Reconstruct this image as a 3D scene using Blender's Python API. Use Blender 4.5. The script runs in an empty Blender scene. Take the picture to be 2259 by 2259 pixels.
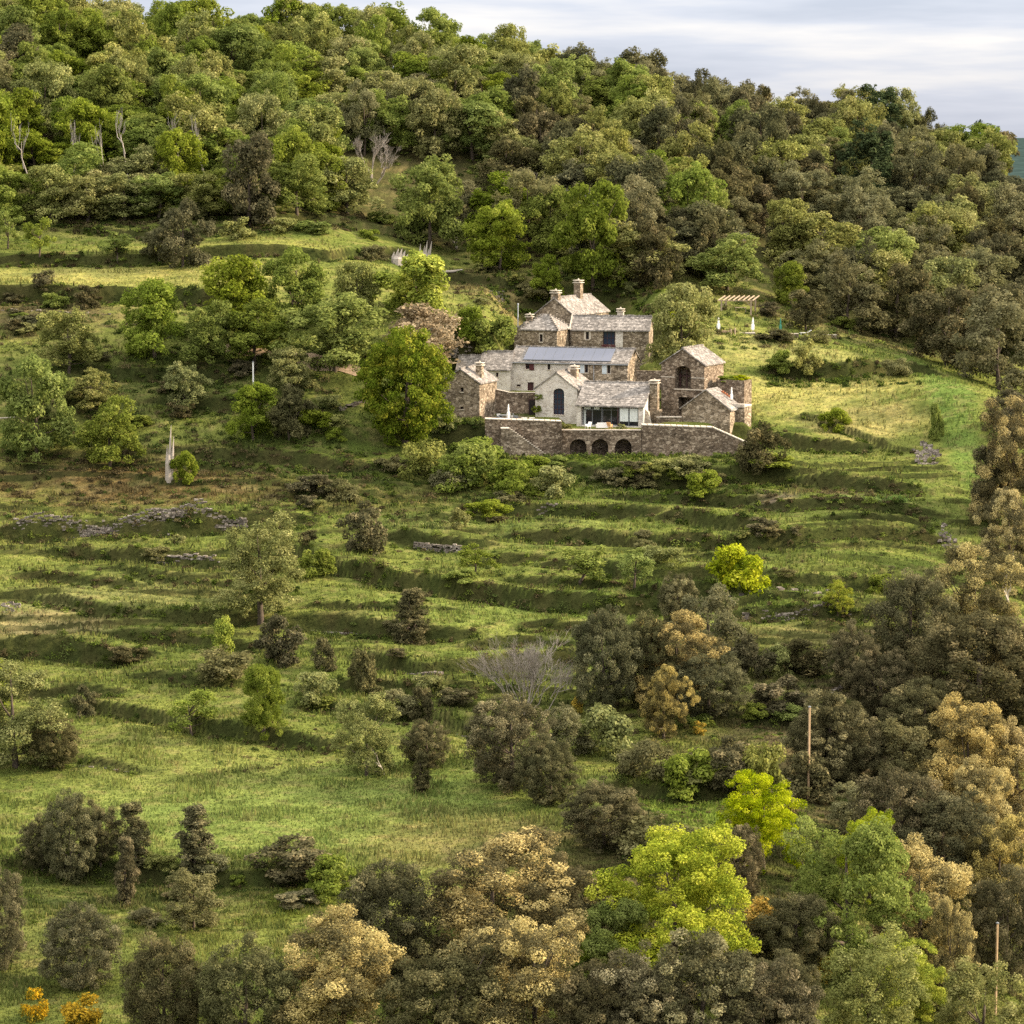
import bpy, math, random
import numpy as np

K = 2259.0 / 1932.0          # working sketch units -> photograph pixels
F, CX, CY = 6080.0, 1129.5, 1129.5
PITCH = math.radians(7.213)
CAMZ = 33.0
R = math.radians
scene = bpy.context.scene
COL = scene.collection

# ------------------------------------------------------------------ camera
cam_data = bpy.data.cameras.new("camera")
cam = bpy.data.objects.new("camera", cam_data)
COL.objects.link(cam)
cam.location = (0, 0, CAMZ)
cam.rotation_euler = (math.pi / 2 - PITCH, 0, 0)
cam_data.sensor_width = 36.0
cam_data.lens = F / 2259.0 * 36.0
cam_data.clip_start = 1.0
cam_data.clip_end = 20000.0
scene.camera = cam

# ------------------------------------------------------------------ sun + sky
SUN_EL, SUN_AZ = R(24), R(86)          # azimuth measured from +Y towards +X
sd = bpy.data.lights.new("sun", 'SUN')
sd.energy = 4.6
sd.angle = R(4.0)
sd.color = (1.0, 0.82, 0.60)
so = bpy.data.objects.new("sun", sd)
COL.objects.link(so)
so.rotation_euler = (math.pi / 2 - SUN_EL, 0, math.pi - SUN_AZ)
so.location = (200, 300, 200)

w = bpy.data.worlds.new("World")
scene.world = w
w.use_nodes = True
nt = w.node_tree
nt.nodes.clear()
N = nt.nodes.new
L = nt.links.new
out = N('ShaderNodeOutputWorld')
bg = N('ShaderNodeBackground')
bg.inputs['Strength'].default_value = 0.1
L(bg.outputs[0], out.inputs[0])
sky = N('ShaderNodeTexSky')
sky.sky_type = 'NISHITA'
sky.sun_disc = False
sky.sun_elevation = SUN_EL
sky.sun_rotation = SUN_AZ
sky.dust_density = 1.5
tc = N('ShaderNodeTexCoord')
sep = N('ShaderNodeSeparateXYZ')
L(tc.outputs['Generated'], sep.inputs[0])


def wmath(op, a, b=None, c=None, clamp=False):
    n = N('ShaderNodeMath')
    n.operation = op
    n.use_clamp = clamp
    for i, v in enumerate((a, b, c)):
        if v is None:
            continue
        if isinstance(v, (int, float)):
            n.inputs[i].default_value = v
        else:
            L(v, n.inputs[i])
    return n.outputs[0]


comb = N('ShaderNodeCombineXYZ')
L(wmath('MULTIPLY', sep.outputs[0], 5.5), comb.inputs[0])
L(wmath('MULTIPLY', sep.outputs[1], 5.5), comb.inputs[1])
L(wmath('MULTIPLY', sep.outputs[2], 48.0), comb.inputs[2])
n1 = N('ShaderNodeTexNoise')
n1.inputs['Scale'].default_value = 1.15
n1.inputs['Detail'].default_value = 5
n1.inputs['Roughness'].default_value = 0.55
L(comb.outputs[0], n1.inputs['Vector'])
ramp = N('ShaderNodeValToRGB')
ramp.color_ramp.elements[0].position = 0.36
ramp.color_ramp.elements[0].color = (2.2, 2.4, 2.95, 1)
ramp.color_ramp.elements[1].position = 0.66
ramp.color_ramp.elements[1].color = (3.9, 3.78, 3.8, 1)
e = ramp.color_ramp.elements.new(0.5)
e.color = (2.75, 2.9, 3.4, 1)
L(n1.outputs['Fac'], ramp.inputs[0])
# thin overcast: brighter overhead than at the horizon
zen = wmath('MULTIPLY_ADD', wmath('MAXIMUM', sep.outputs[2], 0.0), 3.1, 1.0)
hi = N('ShaderNodeMapRange')
hi.inputs['From Min'].default_value = .10
hi.inputs['From Max'].default_value = .40
L(sep.outputs[2], hi.inputs['Value'])
mz = N('ShaderNodeMix')
mz.data_type = 'RGBA'
L(hi.outputs[0], mz.inputs['Factor'])
L(ramp.outputs[0], mz.inputs['A'])
mz.inputs['B'].default_value = (3.9, 3.75, 3.5, 1)
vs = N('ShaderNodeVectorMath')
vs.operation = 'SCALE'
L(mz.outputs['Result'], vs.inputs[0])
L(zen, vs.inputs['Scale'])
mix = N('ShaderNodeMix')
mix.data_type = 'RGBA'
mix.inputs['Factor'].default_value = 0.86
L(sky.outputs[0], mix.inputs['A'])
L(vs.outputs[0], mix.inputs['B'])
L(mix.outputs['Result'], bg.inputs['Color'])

scene.view_settings.view_transform = 'Standard'
scene.view_settings.look = 'None'
scene.view_settings.exposure = 1.25
scene.view_settings.gamma = 1.0
scene.view_settings.use_curve_mapping = False
scene.render.engine = 'CYCLES'
scene.cycles.max_bounces = 5
scene.cycles.diffuse_bounces = 3
scene.cycles.glossy_bounces = 2
scene.cycles.transmission_bounces = 4
scene.cycles.transparent_max_bounces = 4
scene.cycles.use_denoising = False

# ------------------------------------------------------------------ helpers
ct, st = math.cos(PITCH), math.sin(PITCH)


def ray(u, v):
    """direction through a photograph pixel (2259 frame)"""
    x, y = (u - CX) / F, -(v - CY) / F
    return (x, ct + y * st, -st + y * ct)


def at(u, v, Y):
    d = ray(u, v)
    t = Y / d[1]
    return (d[0] * t, Y, CAMZ + d[2] * t)


def depth(P):
    return P[1] * ct - (P[2] - CAMZ) * st


def link(o, parent=None):
    COL.objects.link(o)
    if parent is not None:
        o.parent = parent
    return o


def tag(o, label=None, cat=None, group=None, kind=None):
    if label: o['label'] = label
    if cat: o['category'] = cat
    if group: o['group'] = group
    if kind: o['kind'] = kind
    return o


def empty(name, loc, rz=0.0):
    o = bpy.data.objects.new(name, None)
    o.empty_display_size = 0.5
    o.location = loc
    o.rotation_euler = (0, 0, rz)
    return link(o)


def mesh_np(name, verts, faces4=None, faces3=None, tint=None, color=None, mat=None, smooth=False):
    me = bpy.data.meshes.new(name)
    nv = len(verts)
    n4 = 0 if faces4 is None else len(faces4)
    n3 = 0 if faces3 is None else len(faces3)
    me.vertices.add(nv)
    me.vertices.foreach_set('co', np.asarray(verts, np.float32).ravel())
    me.loops.add(4 * n4 + 3 * n3)
    me.polygons.add(n4 + n3)
    li = []
    if n4: li.append(np.asarray(faces4, np.int32).ravel())
    if n3: li.append(np.asarray(faces3, np.int32).ravel())
    me.loops.foreach_set('vertex_index', np.concatenate(li))
    ls = np.concatenate([np.arange(n4, dtype=np.int32) * 4, 4 * n4 + np.arange(n3, dtype=np.int32) * 3])
    me.polygons.foreach_set('loop_start', ls)
    if smooth:
        me.polygons.foreach_set('use_smooth', np.ones(n4 + n3, dtype=bool))
    if tint is not None:
        a = me.attributes.new('tint', 'FLOAT', 'POINT')
        a.data.foreach_set('value', np.asarray(tint, np.float32))
    if color is not None:
        a = me.attributes.new('cover', 'FLOAT_COLOR', 'POINT')
        c4 = np.ones((nv, 4), np.float32)
        c4[:, :3] = color
        a.data.foreach_set('color', c4.ravel())
    me.update(calc_edges=True)
    me.validate()
    if mat: me.materials.append(mat)
    return me


class MB:
    """collects boxes, prisms and tubes; build() links them as one mesh object"""
    def __init__(self):
        self.v, self.f = [], []
        self.T = lambda p: p

    def add(self, vs, fs):
        b = len(self.v)
        self.v += [self.T(tuple(p)) for p in vs]
        self.f += [tuple(i + b for i in f) for f in fs]
        return self

    def box(self, x0, x1, y0, y1, z0, z1):
        vs = [(x0, y0, z0), (x1, y0, z0), (x1, y1, z0), (x0, y1, z0), (x0, y0, z1), (x1, y0, z1), (x1, y1, z1), (x0, y1, z1)]
        return self.add(vs, [(3, 2, 1, 0), (4, 5, 6, 7), (0, 1, 5, 4), (1, 2, 6, 5), (2, 3, 7, 6), (3, 0, 4, 7)])

    def prism(self, poly, d0, d1, axis='y'):
        """poly in (s, z); extruded along the other horizontal axis from d0 to d1"""
        n = len(poly)
        if axis == 'y':
            vs = [(s, d0, z) for s, z in poly] + [(s, d1, z) for s, z in poly]
        elif axis == 'x':
            vs = [(d0, s, z) for s, z in poly] + [(d1, s, z) for s, z in poly]
        else:
            vs = [(s, z, d0) for s, z in poly] + [(s, z, d1) for s, z in poly]
        fs = [tuple(range(n)), tuple(range(2 * n - 1, n - 1, -1))]
        fs += [(i, i + n, (i + 1) % n + n, (i + 1) % n) for i in range(n)]
        return self.add(vs, fs)

    def bar(self, p, q, w, h=None):
        h = h or w
        p, q = np.array(p, float), np.array(q, float)
        d = q - p
        d /= np.linalg.norm(d) + 1e-9
        up = np.array((0, 0, 1.0)) if abs(d[2]) < .95 else np.array((0, 1.0, 0))
        s = np.cross(d, up); s /= np.linalg.norm(s)
        t = np.cross(s, d)
        vs = []
        for c in (p, q):
            for a, b in ((-1, -1), (1, -1), (1, 1), (-1, 1)):
                vs.append(tuple(c + s * a * w / 2 + t * b * h / 2))
        return self.add(vs, [(3, 2, 1, 0), (4, 5, 6, 7), (0, 1, 5, 4), (1, 2, 6, 5), (2, 3, 7, 6), (3, 0, 4, 7)])

    def tube(self, pts, rad, n=6, cap=True):
        pts = [np.array(p, float) for p in pts]
        vs, fs = [], []
        prev = None
        for i, p in enumerate(pts):
            d = pts[min(i + 1, len(pts) - 1)] - pts[max(i - 1, 0)]
            d /= np.linalg.norm(d) + 1e-9
            ref = np.array((1.0, 0, 0)) if abs(d[0]) < .8 else np.array((0, 1.0, 0))
            s = np.cross(d, ref); s /= np.linalg.norm(s)
            t = np.cross(d, s)
            r = rad[i] if hasattr(rad, '__len__') else rad
            for k in range(n):
                a = 2 * math.pi * k / n
                vs.append(tuple(p + (s * math.cos(a) + t * math.sin(a)) * r))
        for i in range(len(pts) - 1):
            for k in range(n):
                fs.append((i * n + k, i * n + (k + 1) % n, (i + 1) * n + (k + 1) % n, (i + 1) * n + k))
        if cap:
            fs.append(tuple(range(n)))
            fs.append(tuple(range(len(pts) * n - 1, (len(pts) - 1) * n - 1, -1)))
        return self.add(vs, fs)

    def lathe(self, c, prof, n=10):
        """prof: list of (radius, z)"""
        return self.tube([(c[0], c[1], c[2] + z) for r_, z in prof], [max(r_, .003) for r_, z in prof], n)

    def mesh(self, name, mat=None, smooth=False):
        me = bpy.data.meshes.new(name)
        me.from_pydata(self.v, [], self.f)
        import bmesh
        bm = bmesh.new()
        bm.from_mesh(me)
        bmesh.ops.recalc_face_normals(bm, faces=bm.faces)
        bm.to_mesh(me)
        bm.free()
        if smooth:
            for p in me.polygons: p.use_smooth = True
        if mat: me.materials.append(mat)
        return me

    def build(self, name, mat=None, parent=None, smooth=False):
        return link(bpy.data.objects.new(name, self.mesh(name, mat, smooth)), parent)


# ------------------------------------------------------------------ noise (numpy)
def _h(xi, yi, s):
    h = (xi.astype(np.int64) * 374761393 + yi.astype(np.int64) * 668265263 + s * 144269504) & 0xffffffff
    h = ((h ^ (h >> 13)) * 1274126177) & 0xffffffff
    return ((h ^ (h >> 16)) & 0xffff) / 65535.0


def vn(x, y, s=0):
    x = np.asarray(x, float); y = np.asarray(y, float)
    xi, yi = np.floor(x), np.floor(y)
    fx, fy = x - xi, y - yi
    fx, fy = fx * fx * (3 - 2 * fx), fy * fy * (3 - 2 * fy)
    xi, yi = xi.astype(np.int64), yi.astype(np.int64)
    a = _h(xi, yi, s) * (1 - fx) + _h(xi + 1, yi, s) * fx
    b = _h(xi, yi + 1, s) * (1 - fx) + _h(xi + 1, yi + 1, s) * fx
    return a * (1 - fy) + b * fy


def fbm(x, y, s=0, o=3):
    r, a, t = 0, 1.0, 0
    for i in range(o):
        r = r + a * vn(x * 2 ** i, y * 2 ** i, s + i * 17)
        t += a
        a *= .5
    return r / t


def sstep(x, a, b):
    t = np.clip((x - a) / (b - a), 0, 1)
    return t * t * (3 - 2 * t)


# ------------------------------------------------------------------ materials
def new_mat(name):
    m = bpy.data.materials.new(name)
    m.use_nodes = True
    m.node_tree.nodes.clear()
    return m


class G:
    """tiny node-graph helper"""
    def __init__(self, m):
        self.t = m.node_tree

    def n(self, typ, **kw):
        x = self.t.nodes.new(typ)
        for k, v in kw.items():
            setattr(x, k, v)
        return x

    def l(self, a, b):
        self.t.links.new(a, b)

    def val(self, x, sock, v):
        if hasattr(v, 'is_linked') or hasattr(v, 'links'):
            self.l(v, x.inputs[sock])
        else:
            x.inputs[sock].default_value = v

    def math(self, op, a, b=0.0, clamp=False):
        x = self.n('ShaderNodeMath', operation=op, use_clamp=clamp)
        self.val(x, 0, a); self.val(x, 1, b)
        return x.outputs[0]

    def ramp(self, fac, stops):
        x = self.n('ShaderNodeValToRGB')
        el = x.color_ramp.elements
        el[0].position, el[0].color = stops[0][0], (*stops[0][1], 1)
        el[1].position, el[1].color = stops[-1][0], (*stops[-1][1], 1)
        for p, c in stops[1:-1]:
            e = el.new(p); e.color = (*c, 1)
        self.l(fac, x.inputs[0])
        return x.outputs[0]

    def mix(self, fac, a, b, mode='MIX'):
        x = self.n('ShaderNodeMix', data_type='RGBA', blend_type=mode)
        self.val(x, 'Factor', fac)
        for s, v in (('A', a), ('B', b)):
            if isinstance(v, tuple): x.inputs[s].default_value = (*v, 1) if len(v) == 3 else v
            else: self.l(v, x.inputs[s])
        return x.outputs['Result']

    def noise(self, vec, scale, detail=3, rough=.6):
        x = self.n('ShaderNodeTexNoise')
        x.inputs['Scale'].default_value = scale
        x.inputs['Detail'].default_value = detail
        x.inputs['Roughness'].default_value = rough
        if vec is not None: self.l(vec, x.inputs['Vector'])
        return x.outputs['Fac']

    def bsdf(self, color, rough=.9, spec=.2, normal=None, metallic=0):
        b = self.n('ShaderNodeBsdfPrincipled')
        self.val(b, 'Base Color', (*color, 1) if isinstance(color, tuple) else color)
        self.val(b, 'Roughness', rough)
        b.inputs['Specular IOR Level'].default_value = spec
        b.inputs['Metallic'].default_value = metallic
        if normal is not None: self.l(normal, b.inputs['Normal'])
        o = self.n('ShaderNodeOutputMaterial')
        self.l(b.outputs[0], o.inputs[0])
        return b

    def bump(self, h, strength=.5, dist=.05):
        b = self.n('ShaderNodeBump')
        b.inputs['Strength'].default_value = strength
        b.inputs['Distance'].default_value = dist
        self.l(h, b.inputs['Height'])
        return b.outputs[0]


def leaf_mat(name, stops, transl=.32, var=.12, hue=.012):
    m = new_mat(name)
    g = G(m)
    a = g.n('ShaderNodeAttribute', attribute_name='tint')
    col = g.ramp(a.outputs['Fac'], stops)
    oi = g.n('ShaderNodeObjectInfo')
    hs = g.n('ShaderNodeHueSaturation')
    g.l(col, hs.inputs['Color'])
    rnd = oi.outputs['Random']
    g.l(g.math('ADD', g.math('MULTIPLY', rnd, -2 * hue), .5 + hue), hs.inputs['Hue'])
    r2 = g.math('FRACT', g.math('MULTIPLY', rnd, 7.31))
    g.l(g.math('ADD', g.math('MULTIPLY', r2, 2 * var), 1 - var), hs.inputs['Value'])
    r3 = g.math('FRACT', g.math('MULTIPLY', rnd, 13.7))
    g.l(g.math('ADD', g.math('MULTIPLY', r3, .2), .88), hs.inputs['Saturation'])
    d = g.n('ShaderNodeBsdfDiffuse')
    t = g.n('ShaderNodeBsdfTranslucent')
    g.l(hs.outputs[0], d.inputs[0]); g.l(hs.outputs[0], t.inputs[0])
    mx = g.n('ShaderNodeMixShader')
    mx.inputs[0].default_value = transl
    g.l(d.outputs[0], mx.inputs[1]); g.l(t.outputs[0], mx.inputs[2])
    o = g.n('ShaderNodeOutputMaterial')
    g.l(mx.outputs[0], o.inputs[0])
    return m


def cover_mat(name, transl=0.0, detail=False):
    """colour stored per vertex (what grows there), broken up by noise"""
    m = new_mat(name)
    g = G(m)
    a = g.n('ShaderNodeAttribute', attribute_name='cover')
    col = a.outputs['Color']
    nrm = None
    if detail:
        tcn = g.n('ShaderNodeTexCoord')
        f1 = g.noise(tcn.outputs['Object'], 1.3, 5, .7)
        f2 = g.noise(tcn.outputs['Object'], 0.22, 3, .6)
        k = g.ramp(f1, [(.3, (.7, .7, .7)), (.5, (1, 1, 1)), (.7, (1.32, 1.28, 1.2))])
        col = g.mix(1.0, col, k, 'MULTIPLY')
        k2 = g.ramp(f2, [(.3, (.8, .85, .8)), (.7, (1.2, 1.12, 1.1))])
        col = g.mix(1.0, col, k2, 'MULTIPLY')
        nrm = g.bump(f1, .9, .5)
        g.bsdf(col, 1.0, 0.0, nrm)
        return m
    d = g.n('ShaderNodeBsdfDiffuse')
    t = g.n('ShaderNodeBsdfTranslucent')
    g.l(col, d.inputs[0]); g.l(col, t.inputs[0])
    mx = g.n('ShaderNodeMixShader')
    mx.inputs[0].default_value = transl
    g.l(d.outputs[0], mx.inputs[1]); g.l(t.outputs[0], mx.inputs[2])
    o = g.n('ShaderNodeOutputMaterial')
    g.l(mx.outputs[0], o.inputs[0])
    return m


def stone_mat(name, stops, joint, scale=2.3, squash=1.7, jw=.07, stain=(.55, 1.15), lime=None):
    m = new_mat(name)
    g = G(m)
    tcn = g.n('ShaderNodeTexCoord')
    mp = g.n('ShaderNodeMapping')
    mp.inputs['Scale'].default_value = (1, 1, squash)
    g.l(tcn.outputs['Object'], mp.inputs[0])
    v1 = g.n('ShaderNodeTexVoronoi', feature='F1')
    v2 = g.n('ShaderNodeTexVoronoi', feature='DISTANCE_TO_EDGE')
    for v in (v1, v2):
        v.inputs['Scale'].default_value = scale
        g.l(mp.outputs[0], v.inputs['Vector'])
    sp = g.n('ShaderNodeSeparateColor')
    g.l(v1.outputs['Color'], sp.inputs[0])
    col = g.ramp(sp.outputs[0], stops)
    edge = g.ramp(v2.outputs['Distance'], [(0, (0, 0, 0)), (jw, (1, 1, 1))])
    col = g.mix(edge, joint, col)
    f = g.noise(tcn.outputs['Object'], .45, 4, .65)
    col = g.mix(1.0, col, g.ramp(f, [(.32, (stain[0],) * 3), (.68, (stain[1],) * 3)]), 'MULTIPLY')
    if lime is not None:
        f2 = g.noise(tcn.outputs['Object'], .8, 5, .7)
        col = g.mix(g.ramp(f2, [(.36, (0, 0, 0)), (.56, (.9, .9, .9))]), col, lime)
    b = g.bump(edge, .6, .06)
    g.bsdf(col, .95, .1, b)
    return m


def plain_mat(name, color, rough=.8, var=.25, scale=3.0, spec=.3, metallic=0):
    m = new_mat(name)
    g = G(m)
    tcn = g.n('ShaderNodeTexCoord')
    f = g.noise(tcn.outputs['Object'], scale, 4, .65)
    k = g.ramp(f, [(.3, (1 - var,) * 3), (.7, (1 + var,) * 3)])
    col = g.mix(1.0, color, k, 'MULTIPLY')
    g.bsdf(col, rough, spec, None, metallic)
    return m


def glass_mat(name, color=(.012, .013, .018)):
    m = new_mat(name)
    g = G(m)
    g.bsdf(color, .12, .3)
    return m


M = {}
M['stone'] = stone_mat('brown_rubble_stone', [(0, (.14, .108, .076)), (.35, (.255, .20, .142)), (.7, (.37, .30, .22)), (1, (.52, .43, .33))], (.095, .075, .055))
M['stone_dark'] = stone_mat('dark_rubble_stone', [(0, (.11, .082, .058)), (.35, (.20, .15, .107)), (.7, (.29, .225, .165)), (1, (.46, .375, .285))], (.062, .047, .035), scale=2.5)
M['stone_lime'] = stone_mat('limewashed_stone', [(0, (.32, .27, .22)), (.5, (.54, .48, .42)), (1, (.70, .65, .58))], (.40, .35, .30), lime=(.66, .61, .55), stain=(.72, 1.1))
M['stone_mix'] = stone_mat('patchy_limewashed_stone', [(0, (.20, .15, .11)), (.5, (.36, .30, .24)), (1, (.55, .49, .42))], (.18, .14, .11), lime=(.53, .475, .41), stain=(.7, 1.1))
M['roof'] = stone_mat('stone_slab_roofing', [(0, (.14, .127, .116)), (.4, (.225, .205, .187)), (.75, (.30, .272, .246)), (1, (.42, .38, .345))], (.16, .14, .125), scale=3.0, squash=1.0, jw=.06, stain=(.72, 1.15))
M['cap'] = plain_mat('pale_cap_stone', (.50, .44, .365), .95, .2, 4)
M['trim'] = plain_mat('pale_dressed_stone', (.50, .44, .36), .95, .2, 4)
M['dark'] = plain_mat('dark_interior', (.02, .017, .016), .9, .3)
M['glass'] = glass_mat('window_glass')
M['blueglass'] = glass_mat('blue_window_glass', (.02, .03, .055))
M['frame_dark'] = plain_mat('dark_red_brown_wood', (.055, .025, .025), .6, .2)
M['redwood'] = plain_mat('oxblood_shutter_wood', (.085, .022, .025), .6, .25)
M['bluegrey'] = plain_mat('pale_blue_shutter_paint', (.52, .58, .62), .6, .1)
M['metal'] = plain_mat('grey_metal', (.16, .17, .18), .5, .15, metallic=.0)
M['zinc'] = plain_mat('zinc', (.36, .38, .42), .5, .15)
M['white'] = plain_mat('white_canvas', (.80, .78, .76), .8, .06)
M['whitepaint'] = plain_mat('white_paint', (.78, .77, .74), .6, .06)
M['curtain'] = plain_mat('pale_curtain', (.62, .66, .64), .9, .1)
M['greencanvas'] = plain_mat('green_canvas', (.02, .13, .10), .8, .2)
M['wood'] = plain_mat('weathered_timber', (.33, .255, .175), .85, .25, 5)
M['polewood'] = plain_mat('pole_timber', (.42, .29, .17), .85, .2, 3)
M['deck'] = plain_mat('deck_boards', (.40, .28, .19), .85, .2, 4)
M['terracotta'] = plain_mat('terracotta', (.42, .16, .08), .8, .15)
M['orange'] = plain_mat('tan_rattan', (.52, .30, .14), .8, .2)
M['bark'] = plain_mat('brown_bark', (.085, .065, .048), .95, .35, 3)
M['deadwood'] = plain_mat('bleached_dead_wood', (.36, .315, .27), .95, .25, 4)
M['twig'] = plain_mat('tan_twigs', (.25, .195, .145), .95, .3, 3)
M['greytwig'] = plain_mat('grey_twigs', (.28, .24, .20), .95, .3, 3)
M['panel'] = new_mat('solar_glass')
_g = G(M['panel'])
_b = _g.bsdf((.085, .095, .14), .25, .6)
M['ground'] = cover_mat('ground_cover', detail=True)
M['grass'] = cover_mat('grass_blades', .35)
M['rock'] = stone_mat('grey_field_stone', [(0, (.12, .102, .086)), (.5, (.225, .19, .16)), (1, (.42, .37, .31))], (.07, .058, .048), scale=3)
# ------------------------------------------------------------------ terrain: surveyed points -> smooth surface
ctrl = []


def cp(u, v, Y):          # sketch units
    ctrl.append(at(u * K, v * K, Y))


for u in (-250, 400, 1000, 1500):
    cp(u, 1932, 215)
for u in (-250, 400, 1000):
    cp(u, 1625, 255); cp(u, 1454, 285)
cp(1500, 1625, 256); cp(1500, 1454, 286)
for u in (-250, 300, 800, 1300):
    cp(u, 1283, 315); cp(u, 1112, 345); cp(u, 984, 371)
cp(1600, 1283, 314); cp(1650, 1112, 345); cp(1700, 990, 370)
for u in (-250, 250, 600): cp(u, 870, 392)
for u in (880, 1150, 1400): cp(u, 866, 396)
for u in (-250, 0, 300, 600):
    cp(u, 684, 415); cp(u, 599, 430); cp(u, 556, 440); cp(u, 513, 452); cp(u, 453, 468); cp(u, 425, 475)
cp(800, 684, 416)
cp(850, 560, 447)
for u in (850, 1030, 1200):
    cp(u, 535, 466); cp(u, 479, 485); cp(u, 428, 500)
cp(1500, 630, 452); cp(1400, 590, 459); cp(1500, 700, 432); cp(1500, 780, 413); cp(1750, 720, 420)
cp(1750, 850, 398); cp(1750, 1000, 372); cp(1860, 740, 412); cp(1800, 900, 388)
for p in ((95, 420, -14), (92, 380, -19), (80, 330, -33), (66, 270, -43), (60, 220, -50), (84, 452, -4), (62, 480, 5),
          (88, 505, 9), (100, 560, 22), (160, 450, -2), (160, 350, -25), (150, 250, -45), (-150, 150, -42), (0, 150, -46), (150, 150, -58)):
    ctrl.append(p)
for u, v in ((-250, -30), (0, -12), (300, 5), (500, 16), (640, 26), (900, 52), (1000, 85), (1150, 124), (1300, 160), (1450, 182), (1700, 208), (1850, 245), (1900, 268), (2200, 345)):
    p = at(u * K, v * K, 620)
    hgt = 11.5 if u < 1100 else 9.5
    ctrl.append((p[0], 620, p[2] - hgt))
    ctrl.append((p[0] * 1.1, 720, p[2] - hgt - 16))
CP = np.array(ctrl)


def _U(r2):
    return r2 * np.log(np.maximum(r2, 1e-12))


_P = CP[:, :2] / 100.0
_n = len(_P)
_A = np.zeros((_n + 3, _n + 3))
_A[:_n, :_n] = _U(((_P[:, None] - _P[None]) ** 2).sum(-1)) + np.eye(_n) * 0.004
_A[:_n, _n] = 1; _A[:_n, _n + 1:] = _P
_A[_n, :_n] = 1; _A[_n + 1:, :_n] = _P.T
_w = np.linalg.solve(_A, np.concatenate([CP[:, 2], np.zeros(3)]))


def base_z(x, y):
    x = np.asarray(x, float).ravel(); y = np.asarray(y, float).ravel()
    xc = np.clip(x, -165, 190) / 100; yc = np.clip(y, 130, 740) / 100
    z = np.empty(len(x))
    for i in range(0, len(x), 40000):
        q = np.stack([xc[i:i + 40000], yc[i:i + 40000]], 1)
        z[i:i + 40000] = _U(((q[:, None] - _P[None]) ** 2).sum(-1)) @ _w[:_n] + _w[_n] + q @ _w[_n + 1:]
    dd = np.maximum(np.maximum(-165 - x, x - 190), 0) + np.maximum(np.maximum(130 - y, y - 740), 0)
    t = sstep(dd, 0, 600)
    return z * (1 - t) + (-70) * t


# ---- terraces: lines of the bank tops in sketch units, drop, how far it is felt
TERR = [
    ([(150, 438), (390, 445), (760, 440)], 1.0), ([(-60, 492), (280, 490), (620, 485), (790, 480)], 1.3),
    ([(-60, 555), (220, 560), (420, 570)], 2.2), ([(320, 755), (470, 762)], 1.2), ([(840, 520), (960, 530)], 1.2),
    ([(10, 1005), (250, 1000), (460, 990), (560, 985)], 1.9), ([(120, 1040), (300, 1052), (410, 1066)], 1.1),
    ([(555, 1045), (640, 1072), (760, 1098), (900, 1118), (1010, 1138), (1170, 1146), (1340, 1125)], 1.9),
    ([(50, 1128), (200, 1153), (330, 1165), (470, 1165)], 1.1), ([(-40, 1230), (120, 1228), (240, 1240)], 1.9),
    ([(570, 1180), (700, 1184), (870, 1200)], 1.4), ([(690, 1243), (800, 1268), (1000, 1250), (1110, 1238)], 1.5),
    ([(140, 1330), (260, 1352), (390, 1382), (480, 1394), (620, 1410)], 1.3), ([(150, 1440), (265, 1458)], .6),
    ([(780, 1340), (860, 1368), (920, 1385)], 1.2), ([(1040, 892), (1200, 905), (1340, 902), (1480, 900)], 1.5),
    ([(1120, 962), (1215, 965)], 1.5), ([(1270, 970), (1420, 985)], 1.6), ([(750, 1020), (880, 1032)], 1.6),
    ([(970, 1008), (1130, 1018), (1260, 1030), (1450, 1026), (1750, 1012)], 1.6),
    ([(900, 1052), (1000, 1050)], 1.0), ([(1040, 1060), (1200, 1086), (1340, 1082), (1450, 1090)], 1.3),
    ([(1400, 1102), (1500, 1106), (1700, 1104)], 1.3), ([(1390, 1160), (1620, 1158)], 1.4), ([(1370, 1245), (1570, 1250)], 1.4),
    ([(1165, 1478), (1270, 1500), (1370, 1498)], 1.2), ([(1190, 1538), (1280, 1575)], 1.4),
    ([(50, 1635), (220, 1648), (400, 1655), (660, 1655)], 1.3), ([(1470, 705), (1600, 702), (1750, 702)], 2.0),
    ([(1530, 785), (1610, 822), (1700, 858)], .8), ([(1420, 826), (1620, 846)], 1.4), ([(1470, 905), (1700, 925)], 1.4),
    ([(600, 1330), (760, 1345)], 1.0), ([(1440, 950), (1740, 968)], 1.1), ([(380, 860), (640, 880)], 1.2), ([(900, 958), (1080, 965)], 1.2),
    ([(180, 700), (420, 705)], 1.3), ([(1200, 1130), (1380, 1140), (1560, 1136)], 1.1), ([(980, 1090), (1180, 1112)], 1.0), ([(60, 1085), (240, 1095)], .9), ([(600, 1140), (760, 1150)], .9), ([(250, 1200), (480, 1215)], 1.1), ([(900, 1215), (1080, 1210)], 1.1), ([(1150, 935), (1420, 945)], 1.2), ([(640, 1290), (900, 1300)], 1.0), ([(260, 1285), (420, 1290)], .9), ([(30, 1300), (200, 1310)], 1.0), ([(1560, 975), (1740, 985)], 1.1), ([(1230, 1052), (1420, 1056)], 1.0), ([(250, 1085), (540, 1110)], .7), ([(1010, 1190), (1380, 1196)], 1.0),
]


def base_hit(u, v):
    d = ray(u * K, v * K)
    Y = np.arange(170, 720, .5)
    X = d[0] / d[1] * Y
    Zr = CAMZ + d[2] / d[1] * Y
    b = base_z(X, Y) > Zr
    i = int(np.argmax(b)) if b.any() else len(Y) - 1
    return float(X[i]), float(Y[i])


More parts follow.
